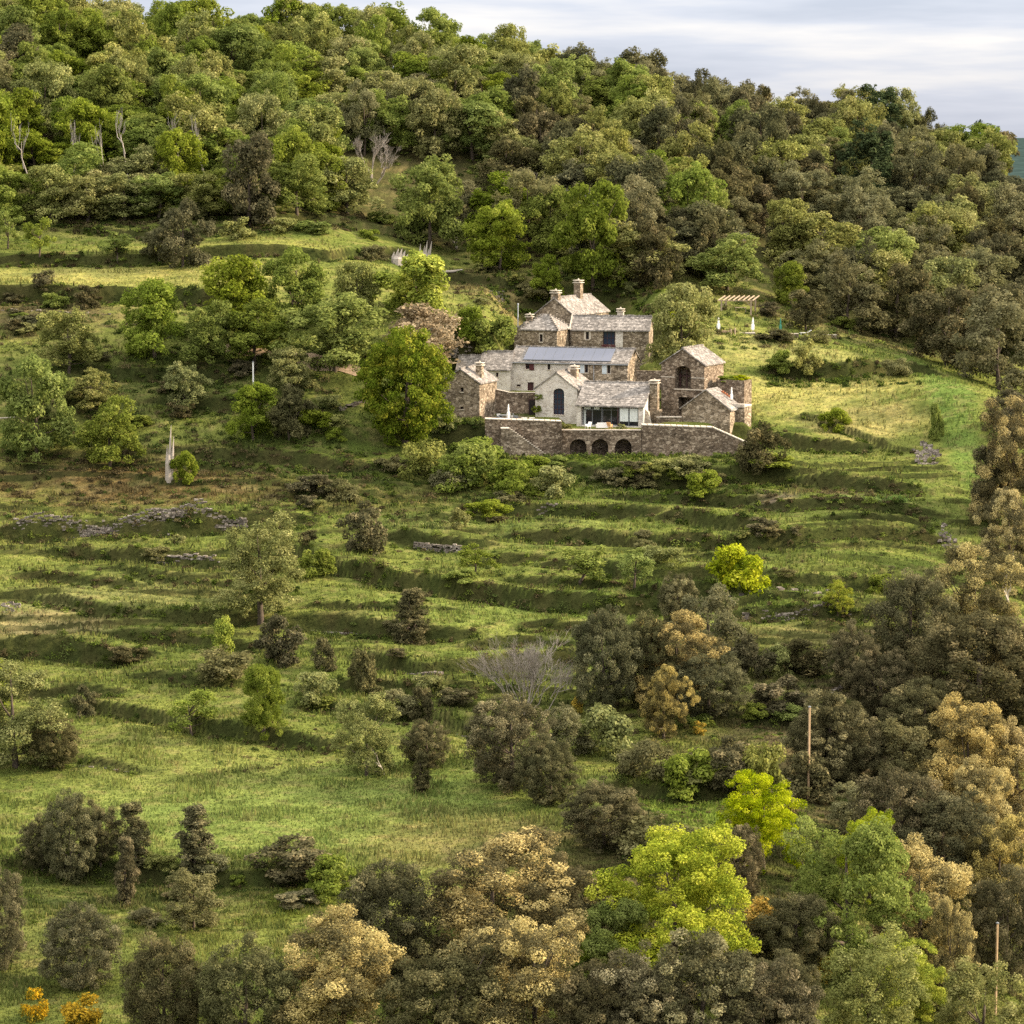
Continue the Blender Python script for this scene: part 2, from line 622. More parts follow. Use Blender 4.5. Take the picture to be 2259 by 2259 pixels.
CALM = []
for u, v, ru, rv in ((560, 1540, 620, 110), (200, 523, 460, 34), (400, 466, 420, 16), (1560, 755, 260, 36), (1500, 668, 200, 26), (1830, 850, 60, 160)):
    a_ = base_hit(u, v); b_ = base_hit(u, v + rv); c_ = base_hit(u, v - rv)
    CALM.append((a_[0], (b_[1] + c_[1]) / 2, ru * K / F * a_[1], max((c_[1] - b_[1]) / 2, 3.0)))

TL = []
for pts, drop in TERR:
    P = [base_hit(u, v) for u, v in pts]
    P.sort()
    TL.append((np.array([p[0] for p in P]), np.array([p[1] for p in P]), drop))

HX = [-14, -7, 7.3, 7.7, 19.0, 19.4, 28.5, 35.5, 38]
HZ = [-6.8, -4.65, -4.65, -5.55, -5.55, -5.1, -5.5, -8.3, -9.3]


def house_levels(x, y, z):
    # lower platform behind the long retaining wall
    wx = sstep(x, -13, -7) * (1 - sstep(x, 33, 36.5))
    ys = np.where((x > 7.2) & (x < 19.2), 402.1, 400.5)
    wy = sstep(y, ys, ys + .2) * (1 - sstep(y, np.where(x < 20, 413.3, 411), np.where(x < 20, 414.0, 417)))
    pz = np.interp(x, HX, HZ)
    z = z * (1 - wx * wy) + pz * wx * wy
    # strip in front of that wall
    wf = wx * (1 - sstep(y, ys, ys + .2)) * sstep(y, 388, 396)
    z = z * (1 - wf) + (-9.35) * wf
    # middle terrace (main house) and upper terrace
    w2 = sstep(x, -14, -7) * (1 - sstep(x, 19, 21)) * sstep(y, 413.4, 414.1) * (1 - sstep(y, 427, 431))
    z = z * (1 - w2) + (-1.75) * w2
    w3 = sstep(x, -4, 1) * (1 - sstep(x, 24, 27)) * sstep(y, 428.5, 431) * (1 - sstep(y, 443, 449))
    z = z * (1 - w3) + 1.0 * w3
    w6 = sstep(x, -5, 4) * (1 - sstep(x, 17, 26)) * sstep(y, 441, 445) * (1 - sstep(y, 459, 472))
    z = z * (1 - w6) + np.minimum(z, 4.2) * w6
    # small court right of the towered barn
    w4 = sstep(x, 21, 23) * (1 - sstep(x, 34, 36.5)) * sstep(y, 403, 404.5) * (1 - sstep(y, 408.5, 411))
    z = z * (1 - w4) + (-4.9) * w4
    # terrace in front of the pergola
    w5 = sstep(x, 29, 32) * (1 - sstep(x, 52, 56)) * sstep(y, 446.5, 448) * (1 - sstep(y, 452, 456))
    return z


def zf(x, y, fine=True):
    x = np.asarray(x, float).ravel(); y = np.asarray(y, float).ravel()
    wob = (fbm(x * .09, y * .09, 5, 3) - .5) * 2.8
    z = base_z(x, y)
    for tx, ty, drop in TL:
        yl = np.interp(x, tx, ty)
        s = y + wob - yl
        tap = sstep(x, tx[0] - 6, tx[0] + 3) * (1 - sstep(x, tx[-1] - 3, tx[-1] + 6))
        dist = 7.0
        h = np.where(s > 0, 1, -1) * np.minimum(np.abs(s) / .3, 1) * np.maximum(0, 1 - np.abs(s) / dist)
        z = z + drop * .72 * h * tap
    if fine:
        inside = (y > 150) & (y < 720)
        calm = np.ones(len(x))
        for cx_, cy_, ca, cb in CALM:
            calm = calm * (1 - .85 * np.exp(-(((x - cx_) / ca) ** 2 + ((y - cy_) / cb) ** 2) ** 2))
        bump = calm * ((fbm(x * .07, y * .07, 1, 3) - .5) * 1.0 + (fbm(x * .45, y * .45, 2, 3) - .5) * .3)
        # contour-following ripples: half-collapsed little terraces
        rip = calm * (fbm(x * .035, y * .30, 9, 3) - .5) * 1.1 * sstep(y, 285, 300) * (1 - sstep(y, 470, 480))
        wy_ = y + (fbm(x * .025, y * .06, 52, 3) - .5) * 16
        fr_ = wy_ / 4.6
        saw = (.5 - (fr_ - np.floor(fr_))) * -1.0
        saw = np.where(saw > .42, .42 - (saw - .42) * 10.5, saw)
        am = sstep(vn(x * .045, np.floor(fr_) * 3.7, 63), .38, .62) * sstep(y, 292, 302) * (1 - sstep(y, 392, 397))
        bump = bump - saw * am * calm * 1.0
        z = z + np.where(inside, bump + rip, 0)
    return house_levels(x, y, z)


def ground(u, v, y0=190, y1=650, step=.4):
    """point of the land seen at photograph position u, v (sketch units)"""
    d = ray(u * K, v * K)
    Y = np.arange(y0, y1, step)
    X = d[0] / d[1] * Y
    Zr = CAMZ + d[2] / d[1] * Y
    b = zf(X, Y) > Zr
    i = int(np.argmax(b)) if b.any() else len(Y) - 1
    return float(X[i]), float(Y[i]), float(zf([X[i]], [Y[i]])[0])


def gz(x, y):
    return float(zf([x], [y])[0])


# ------------------------------------------------------------------ what grows where (patches of ground cover; the spur's also holds sunlight)
PATCH = [  # u, v, ru, rv (sketch), colour, weight
    (260, 905, 380, 62, (.105, .070, .032), .85), (640, 930, 260, 40, (.085, .066, .028), .6), (60, 600, 200, 40, (.10, .075, .042), .8),
    (180, 523, 260, 36, (.30, .30, .085), .9), (470, 523, 150, 36, (.26, .27, .075), .9), (470, 466, 330, 18, (.22, .24, .06), .9),
    (120, 440, 120, 12, (.24, .26, .065), .9), (1550, 752, 220, 40, (.34, .335, .10), .9), (1500, 670, 190, 30, (.26, .27, .085), .9),  # straw grass of the spur, its sunlit yellow put into the colour
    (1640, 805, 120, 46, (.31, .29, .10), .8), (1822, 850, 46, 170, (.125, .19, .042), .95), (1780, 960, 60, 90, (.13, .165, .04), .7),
    (1460, 945, 50, 14, (.16, .12, .10), .9), (1640, 940, 85, 22, (.10, .19, .045), .9), (1570, 918, 130, 16, (.10, .07, .04), .8),
    (1200, 890, 220, 22, (.075, .12, .02), .7), (1240, 925, 260, 30, (.06, .10, .018), .7),
    (1050, 1000, 150, 35, (.17, .22, .055), .7), (800, 990, 120, 30, (.13, .17, .05), .6),
    (600, 1550, 600, 120, (.16, .215, .052), .95), (880, 1585, 230, 60, (.19, .175, .06), .7), (350, 1450, 260, 60, (.19, .22, .055), .7),
    (90, 1175, 140, 34, (.27, .24, .11), .8), (250, 1120, 260, 30, (.20, .21, .075), .6), (620, 850, 230, 90, (.055, .085, .018), .8),
    (480, 720, 330, 70, (.065, .085, .024), .75), (120, 760, 200, 90, (.07, .085, .026), .7), (940, 545, 140, 45, (.15, .125, .055), .8), (1250, 500, 120, 40, (.15, .14, .055), .7),
    (850, 640, 90, 40, (.20, .15, .10), .7), (300, 1690, 330, 46, (.075, .09, .028), .8), (600, 1700, 150, 50, (.10, .13, .02), .8), (60, 1800, 200, 120, (.10, .12, .035), .6),
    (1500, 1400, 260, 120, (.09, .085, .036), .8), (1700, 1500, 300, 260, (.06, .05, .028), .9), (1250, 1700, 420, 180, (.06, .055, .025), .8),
    (1500, 1200, 200, 40, (.13, .12, .05), .7), (1310, 1535, 150, 40, (.13, .20, .03), .9), (1550, 600, 260, 30, (.10, .085, .04), .7),
    (900, 1150, 300, 40, (.15, .21, .045), .6), (1300, 1130, 300, 60, (.14, .21, .04), .6), (1180, 1230, 120, 60, (.12, .18, .035), .6),
]
PW = []
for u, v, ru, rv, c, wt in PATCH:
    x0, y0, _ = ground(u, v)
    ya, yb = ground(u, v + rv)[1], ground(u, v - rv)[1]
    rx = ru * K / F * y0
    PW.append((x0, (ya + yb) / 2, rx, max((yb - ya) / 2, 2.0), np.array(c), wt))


PW.append((-1.5, 406.5, 6.5, 7.5, np.array((.17, .14, .11)), 1.0))


def cover(x, y, slope=None):
    """linear RGB of the plants at x, y"""
    n = len(x)
    f = fbm(x * .05, y * .09, 21, 4)[:, None]
    g = fbm(x * .35, y * .6, 33, 3)[:, None]
    c = np.array([.085, .125, .025]) * (1 - f) + np.array([.20, .225, .055]) * f
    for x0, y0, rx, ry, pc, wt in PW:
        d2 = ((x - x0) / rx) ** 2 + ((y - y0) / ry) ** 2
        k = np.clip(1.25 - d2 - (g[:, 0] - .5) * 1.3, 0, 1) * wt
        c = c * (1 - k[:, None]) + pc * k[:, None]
    c = c * np.array([.92, .88, .96])
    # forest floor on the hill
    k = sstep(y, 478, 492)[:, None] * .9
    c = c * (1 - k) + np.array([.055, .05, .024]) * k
    # tan dead stems and darker herbs mixed in
    t = sstep(fbm(x * .8, y * 1.1, 40, 3), .56, .72)[:, None] * .38
    c = c * (1 - t) + np.array([.23, .19, .085]) * t
    t = sstep(fbm(x * .6, y * .9, 47, 3), .55, .70)[:, None] * .42
    c = c * (1 - t) + np.array([.055, .075, .02]) * t
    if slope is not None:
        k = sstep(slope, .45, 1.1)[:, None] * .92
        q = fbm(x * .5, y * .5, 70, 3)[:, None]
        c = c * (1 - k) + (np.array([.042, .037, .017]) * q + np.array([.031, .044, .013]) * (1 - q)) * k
    return c


def grid_axis(lo, hi, step, far, grow=1.35):
    a = list(np.arange(lo, hi + 1e-6, step))
    s, x = step, hi
    up = []
    while x < far:
        s *= grow; x += s; up.append(x)
    s, x = step, lo
    dn = []
    while x > -far:
        s *= grow; x -= s; dn.append(x)
    return np.array(dn[::-1] + a + up)


gx = grid_axis(-72, 98, .5, 9000)
gy_mid = list(np.arange(205, 482, .36)) + list(np.arange(482, 640, 1.6))
_s, _y, _up = 1.6, gy_mid[-1], []
while _y < 9000:
    _s *= 1.35; _y += _s; _up.append(_y)
_s, _y, _dn = .5, 205, []
while _y > -3000:
    _s *= 1.35; _y -= _s; _dn.append(_y)
gy = np.array(_dn[::-1] + gy_mid + _up)
X, Y = np.meshgrid(gx, gy)
Z = zf(X.ravel(), Y.ravel()).reshape(X.shape)
dzy = np.gradient(Z, axis=0) / np.gradient(Y, axis=0)
nx, ny = len(gx), len(gy)
idx = np.arange(nx * ny).reshape(ny, nx)
quads = np.stack([idx[:-1, :-1], idx[:-1, 1:], idx[1:, 1:], idx[1:, :-1]], -1).reshape(-1, 4)
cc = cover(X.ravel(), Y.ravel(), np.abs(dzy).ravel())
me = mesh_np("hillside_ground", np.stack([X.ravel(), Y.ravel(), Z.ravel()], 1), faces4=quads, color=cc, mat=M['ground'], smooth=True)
tag(link(bpy.data.objects.new("ground", me)), "terraced grassy hillside below and around the stone farm", None, None, 'structure')

# far wooded ridge on the right
hm = MB()
M['far_wood'] = plain_mat('far_woodland', (.03, .048, .045), 1, .3, .02, 0)
ridge = []
rng = np.random.default_rng(5)
xs = np.linspace(-2200, 5800, 120)
for j, (yy, hh) in enumerate(((6500, -90), (7600, 0), (8700, 105), (9300, 140), (10200, 95), (12500, -90))):
    for x in xs:
        k = 1 if hh < 0 else 1 - .25 * vn(np.array([x / 1100.]), np.array([j * .4]), 3)[0] + .06 * (vn(np.array([x / 200.]), np.array([j * 3.]), 8)[0] - .5)
        ridge.append((x, yy, hh * k if hh > 0 else hh))
n = len(xs)
q = [(j * n + i, j * n + i + 1, (j + 1) * n + i + 1, (j + 1) * n + i) for j in range(5) for i in range(n - 1)]
me = mesh_np("distant_hills", np.array(ridge), faces4=np.array(q), mat=M['far_wood'], smooth=True)
tag(link(bpy.data.objects.new("distant_hills", me)), "distant wooded ridge beyond the right end of the hill", None, None, 'structure')
# ------------------------------------------------------------------ foliage
LM = {}
LM['chestnut'] = leaf_mat('spring_chestnut_leaves', [(0, (.088, .116, .020)), (.45, (.165, .208, .034)), (.8, (.24, .28, .056)), (1, (.31, .335, .085))], .4, .12, .008)
LM['leafing'] = leaf_mat('half_leafed_oak_leaves', [(0, (.098, .097, .043)), (.5, (.168, .163, .072)), (.85, (.23, .218, .105)), (1, (.30, .275, .14))], .4)
LM['holm'] = leaf_mat('holm_oak_leaves', [(0, (.058, .056, .026)), (.5, (.108, .10, .047)), (.85, (.17, .15, .072)), (1, (.25, .21, .105))], .28)
LM['greyholm'] = leaf_mat('grey_holm_leaves', [(0, (.060, .062, .030)), (.5, (.110, .108, .050)), (.85, (.165, .158, .075)), (1, (.23, .215, .11))], .28)
LM['goldoak'] = leaf_mat('golden_young_oak_leaves', [(0, (.075, .068, .032)), (.35, (.14, .12, .053)), (.5, (.31, .25, .09)), (1, (.54, .44, .17))], .3, .12, .006)
LM['lime'] = leaf_mat('lime_green_leaves', [(0, (.085, .125, .012)), (.4, (.235, .285, .020)), (.75, (.39, .42, .034)), (1, (.52, .52, .07))], .3, .1, .006)
LM['olive'] = leaf_mat('pale_olive_leaves', [(0, (.115, .128, .038)), (.5, (.205, .215, .064)), (.8, (.295, .295, .10)), (1, (.42, .395, .15))], .3)
LM['maple'] = leaf_mat('yellow_green_maple_leaves', [(0, (.06, .09, .010)), (.45, (.115, .155, .020)), (.75, (.20, .225, .032)), (1, (.33, .32, .052))], .3)
LM['pine'] = leaf_mat('pine_needles', [(0, (.022, .032, .016)), (.5, (.045, .062, .028)), (1, (.09, .115, .05))], .1)
LM['creamoak'] = leaf_mat('cream_tipped_oak_leaves', [(0, (.055, .053, .028)), (.5, (.12, .11, .055)), (.7, (.22, .195, .10)), (1, (.34, .30, .165))], .25)
LM['broom'] = leaf_mat('yellow_broom_flowers', [(0, (.07, .09, .018)), (.35, (.17, .15, .025)), (.55, (.38, .25, .03)), (1, (.56, .37, .05))], .25)
LM['dry'] = leaf_mat('dry_beige_twigs', [(0, (.16, .12, .07)), (.5, (.28, .215, .125)), (1, (.42, .34, .21))], .2)
LM['scrub'] = cover_mat('scrub_leaves', .25)


def unit(v):
    return v / np.maximum(np.linalg.norm(v, axis=1, keepdims=True), 1e-9)


def leaves(rng, cen, rad, tnt, n, size, squash=.85, outward=.8, up=.5, fill=.5):
    """n small leaf sprays spread through clumps; returns verts, quads, tint"""
    w_ = rad ** 2
    k = rng.choice(len(cen), n, p=w_ / w_.sum())
    d = unit(rng.normal(size=(n, 3)))
    rr = rad[k] * (fill + (1.08 - fill) * rng.random(n) ** .6)
    p = cen[k] + d * rr[:, None] * np.array([1, 1, squash])
    nrm = unit(d * outward + rng.normal(size=(n, 3)) * .55 + np.array([0, 0, up]))
    t = unit(np.cross(nrm, rng.normal(size=(n, 3))))
    b = np.cross(nrm, t)
    s = size * (.6 + .8 * rng.random(n))[:, None]
    asp = (.45 + .4 * rng.random(n))[:, None]
    tip = nrm * s * (rng.random(n)[:, None] - .5) * .5
    v = np.stack([p - t * s * .5, p - b * s * asp * .5, p + t * s * .5 + tip, p + b * s * asp * .5], 1).reshape(-1, 3)
    q = np.arange(4 * n).reshape(-1, 4)
    ti = np.clip(tnt[k] + rng.normal(size=n) * .13, 0, 1)
    return v, q, np.repeat(ti, 4)


def crown_clumps(rng, H, Rr, z0, ncl, cr, form='round', lobes=5):
    """clump centres filling an uneven crown"""
    c = []
    zc, rz = (H + z0) / 2, (H - z0) / 2
    lob = []
    for i in range(lobes):
        hh = -.88 + 1.5 * ((i + rng.uniform(.1, .9)) / lobes)
        off = rng.uniform(.35, .68) * (1 - .8 * max(hh, 0) ** 1.3)
        lob.append((i * 2.4 + rng.uniform(-.6, .6), off, hh, rng.uniform(.30, .48)))
    while len(c) < ncl:
        d = unit(rng.normal(size=(1, 3)))[0]
        f = rng.uniform(.25, 1) ** .5
        if form == 'round':
            a, off, zz, lr = lob[rng.integers(lobes)]
            d[2] = abs(d[2]) if rng.random() < .75 else d[2]
            p = np.array([math.cos(a) * off, math.sin(a) * off, zz]) + d * lr * rng.uniform(.35, 1) ** .6
            p *= np.array([Rr, Rr, rz])
        elif form == 'globe':
            lump = .70 + .5 * vn(np.array([d[0] * 2.6 + 9 + lob[0][0]]), np.array([d[1] * 2.6 + d[2] * 2.1 + lob[1][0]]), 3)[0]
            p = d * rng.uniform(.35, 1) ** .5 * np.array([Rr, Rr, rz]) * .9 * lump
        elif form == 'cone':
            h = rng.random() ** 1.25
            rad = Rr * (1 - h) ** .75 * rng.uniform(.3, 1) + .05
            a = rng.uniform(0, 2 * math.pi)
            p = np.array([math.cos(a) * rad, math.sin(a) * rad, (h * 2 - 1) * rz * .95])
        elif form == 'column':
            h = rng.random()
            rad = Rr * (.55 + .45 * math.sin(math.pi * min(h * 1.15 + .1, 1))) * rng.uniform(.2, .9)
            a = rng.uniform(0, 2 * math.pi)
            p = np.array([math.cos(a) * rad, math.sin(a) * rad, (h * 2 - 1) * rz * .95])
        elif form == 'umbrella':      # layered pine
            h = rng.random()
            rad = Rr * (1.0 - .8 * h) * rng.uniform(.1, 1) * (.65 + .35 * math.sin(h * 23))
            a = rng.uniform(0, 2 * math.pi)
            p = np.array([math.cos(a) * rad, math.sin(a) * rad, (h * 2 - 1) * rz * .9 + rng.normal() * .15])
        p[2] += zc
        c.append(p)
    c = np.array(c)
    r = cr * (.6 + .8 * rng.random(len(c)))
    return c, r


def trunk_mesh(name, rng, H, r0, clumps, nl=7, lean=.25, mat='bark'):
    m = MB()
    top = np.array([rng.normal() * lean, rng.normal() * lean, H * .72])
    pts = [np.array([0, 0, -1.2]), np.array([0, 0, 0.0]), top * .35 + np.array([rng.normal() * .15, rng.normal() * .15, 0]), top * .7, top]
    m.tube(pts, [r0 * 1.35, r0 * 1.15, r0 * .8, r0 * .5, r0 * .2], 7)
    sel = rng.choice(len(clumps), min(nl, len(clumps)), replace=False)
    for i in sel:
        c = clumps[i]
        h = min(max(c[2] * .55, H * .12), H * .6)
        s = top * (h / top[2])
        s[2] = h
        mid = s * .5 + c * .5 + np.array([0, 0, -.04 * H])
        m.tube([s, mid, c * .97], [r0 * .42, r0 * .26, r0 * .08], 5)
    return m.mesh(name, M[mat] if mat in M else None, smooth=True)


PROTO = {}


def proto(kind, leafmat, H, Rr, z0, ncl, cr, nleaf, size, form='round', r0=.22, lobes=5, tint='clump', variants=3, squash=.85, up=.5, trunk=True, nl=7, fill=.5, outward=.8, seed=0):
    lst = []
    for k in range(variants):
        rng = np.random.default_rng(hash((len(PROTO), k, seed)) % (2 ** 31))
        c, r = crown_clumps(rng, H, Rr, z0, ncl, cr, form, lobes)
        t = rng.random(len(c))
        if tint == 'gold':
            t = np.where(rng.random(len(c)) < .42, rng.uniform(.62, .95, len(c)), rng.uniform(0, .36, len(c)))
        elif tint == 'goldrich':
            t = np.where(rng.random(len(c)) < .6, rng.uniform(.55, .95, len(c)), rng.uniform(.1, .4, len(c)))
        elif tint == 'tips':
            t = np.where(rng.random(len(c)) < .3, rng.uniform(.6, .95, len(c)), rng.uniform(.1, .5, len(c)))
        else:
            t = .2 + .6 * t
        v, q, ti = leaves(rng, c, r, t, nleaf, size, squash, outward, up, fill)
        v[:, 2] = np.maximum(v[:, 2], -.3)
        me = mesh_np(kind + '_crown', v, faces4=q, tint=ti, mat=LM[leafmat])
        tm = trunk_mesh(kind + '_trunk', rng, H, r0, c, nl) if trunk else None
        lo, hi = np.percentile(v, 1, axis=0), np.percentile(v, 99, axis=0)
        lst.append((me, tm, float((hi[0] - lo[0] + hi[1] - lo[1]) / 2), float(hi[2])))
    PROTO[kind] = lst


# near kinds (fine leaves) and far kinds (coarser sprays)
proto('gold_near', 'goldoak', 11, 5.3, -.3, 420, .50, 80000, .135, tint='gold', lobes=11)
proto('goldrich_near', 'goldoak', 11, 4.8, -.3, 400, .48, 76000, .135, tint='goldrich', lobes=11, variants=2)
proto('lime_near', 'lime', 11, 5.3, -.3, 420, .48, 70000, .15, lobes=12, variants=3)
proto('holm_near', 'holm', 9, 4.4, -.6, 420, .42, 64000, .14, 'globe', tint='tips', variants=4)
proto('greyholm_near', 'greyholm', 9, 4.4, -.6, 420, .42, 60000, .14, 'globe', tint='tips', variants=4)
proto('cream_near', 'creamoak', 9, 4.4, -.6, 420, .42, 66000, .135, 'globe', tint='tips', variants=3)
proto('olive_near', 'olive', 10, 4.0, -.3, 260, .46, 30000, .165, lobes=11, fill=.2)
proto('chestnut_near', 'chestnut', 8, 3.9, -.3, 300, .42, 42000, .15, lobes=9)
proto('column_near', 'holm', 7, 1.5, -.3, 150, .34, 15000, .17, 'column', tint='tips')
proto('chestnut', 'chestnut', 11, 5.0, -.3, 210, .70, 17000, .33, lobes=11, variants=6)
proto('lightchestnut', 'olive', 11, 5.0, -.3, 210, .68, 15000, .32, lobes=11, variants=4)
proto('leafing', 'leafing', 11, 4.8, -.3, 210, .66, 15000, .29, lobes=10, variants=4, fill=.25)
proto('holm', 'holm', 9, 4.4, -.3, 200, .62, 15500, .29, tint='tips', lobes=9, variants=5)
proto('greyholm', 'greyholm', 9.5, 4.4, -.3, 200, .62, 15000, .29, tint='tips', lobes=9, variants=4)
proto('lime', 'lime', 9, 4.5, -.3, 180, .62, 14000, .32, lobes=9, variants=3)
proto('maple', 'maple', 13, 6.0, -.8, 420, .60, 50000, .26, 'globe', variants=1, r0=.35)
proto('pine', 'pine', 13, 3.4, .8, 210, .5, 14000, .28, 'round', squash=.9, lobes=12, variants=4)
proto('conifer', 'greyholm', 8, 2.2, .3, 70, .7, 7000, .34, 'cone', variants=2)
proto('sparse', 'chestnut', 6, 2.6, 1.2, 44, .55, 3000, .26, lobes=7, variants=3, fill=.1, r0=.12, nl=14)
proto('shrub', 'holm', 3.0, 1.8, -.4, 110, .30, 7000, .17, tint='tips', trunk=False, lobes=8, variants=4)
proto('greenshrub', 'chestnut', 2.6, 2.0, -.4, 60, .42, 5200, .22, trunk=False, lobes=7, variants=4)
proto('oliveshrub', 'olive', 2.6, 2.0, -.4, 56, .42, 4600, .20, trunk=False, lobes=7, variants=4, fill=.2)
proto('limeshrub', 'lime', 3.0, 1.8, -.3, 60, .42, 5000, .22, trunk=False, variants=2, lobes=8)
proto('broomshrub', 'broom', 2.0, 1.1, -.2, 40, .3, 2800, .14, trunk=False, variants=2, lobes=6)
proto('dryshrub', 'dry', 4.0, 2.6, -.3, 90, .45, 6000, .20, trunk=False, variants=2, fill=.1, outward=.1, up=-.2, lobes=10)
proto('greyshrub', 'leafing', 2.4, 2.1, -.4, 60, .4, 4800, .18, trunk=False, variants=3, lobes=8, fill=.2)

CAT = {'shrub': 'shrub'}
_cnt = {}
prng = random.Random(4)


def put(kind, x, y, z, wid, hgt, name, label, cat, group=None):
    lst = PROTO[kind]
    i = _cnt.get(kind, 0)
    _cnt[kind] = i + 1
    cm, tm, W0, H0 = lst[i % len(lst)]
    sx, sz = wid / W0, hgt / H0
    rz = prng.uniform(0, 6.28)
    if tm is None:
        o = bpy.data.objects.new(name, cm)
        o.location = (x, y, z); o.rotation_euler = (0, 0, rz)
        o.scale = (sx * prng.uniform(.95, 1.05), sx * prng.uniform(.95, 1.05), sz)
        link(o)
        return tag(o, label, cat, group)
    r = empty(name, (x, y, z), rz)
    r.scale = (sx, sx, sz)
    link(bpy.data.objects.new('crown', cm), r)
    link(bpy.data.objects.new('trunk', tm), r)
    return tag(r, label, cat, group)


def place(kind, u, vb, wid, top, name, label, cat='tree', group=None):
    """u, base row, width, top row in sketch units"""
    P = ground(u, vb)
    px = F / depth(P) / K
    return put(kind, P[0], P[1], P[2], wid / px, max((vb - top) / px * 1.0, .4), name, label, cat, group)


def bare_tree(name, u, vb, top, wid, label, mat='deadwood', cat='dead tree', group=None, seed=0, stems=1, dens=1.0, P=None):
    P = P or ground(u, vb)
    px = F / depth(P) / K
    H, Wd = (vb - top) / px, wid / px
    rng = np.random.default_rng(seed + 100)
    m = MB()

    def grow(p, d, ln, r, lv):
        q = p + d * ln * .5 + rng.normal(size=3) * ln * .06
        e_ = p + d * ln + rng.normal(size=3) * ln * .08
        m.tube([p, q, e_], [r, r * .8, r * .55], 5 if lv < 2 else 3, cap=False)
        if lv >= 4 or r < .012: return
        for _ in range(int(rng.integers(2, 4) * dens + .5)):
            nd = d + rng.normal(size=3) * .42
            nd[2] = abs(nd[2]) * .6 + .35
            nd /= np.linalg.norm(nd)
            t = rng.uniform(.45, 1)
            grow(p + (e_ - p) * t, nd * np.array([Wd / H * 1.25, Wd / H * 1.25, 1]), ln * rng.uniform(.5, .78), r * .58, lv + 1)

    for s in range(stems):
        d = np.array([rng.normal() * .25 * stems ** .5, rng.normal() * .25, 1.0])
        grow(np.array([rng.normal() * .2 * (stems > 1), rng.normal() * .2, -.4]), d / np.linalg.norm(d), H * .42, (max(.06, min(.17, H * .02)) if stems < 4 else .075), 0)
    o = m.build(name, M[mat])
    zs = [v_.co.z for v_ in o.data.vertices]
    o.scale = (1, 1, H / max(zs))
    o.location = P
    return tag(o, label, cat, group)
# ------------------------------------------------------------------ farm buildings
def Z1(X, Y): return 960 + X / 4.6, 600 + Y / 4.6      # measured on two enlargements
def Z2(X, Y): return 1300 + X / 4.6, 620 + Y / 4.6


def boolean_cut(o, cutter):
    md = o.modifiers.new('cut', 'BOOLEAN')
    md.operation = 'DIFFERENCE'
    md.solver = 'EXACT'
    md.object = cutter
    bpy.context.view_layer.update()
    dg = bpy.context.evaluated_depsgraph_get()
    me = bpy.data.meshes.new_from_object(o.evaluated_get(dg))
    o.modifiers.clear()
    o.data = me
    bpy.data.objects.remove(cutter)


brng = random.Random(11)


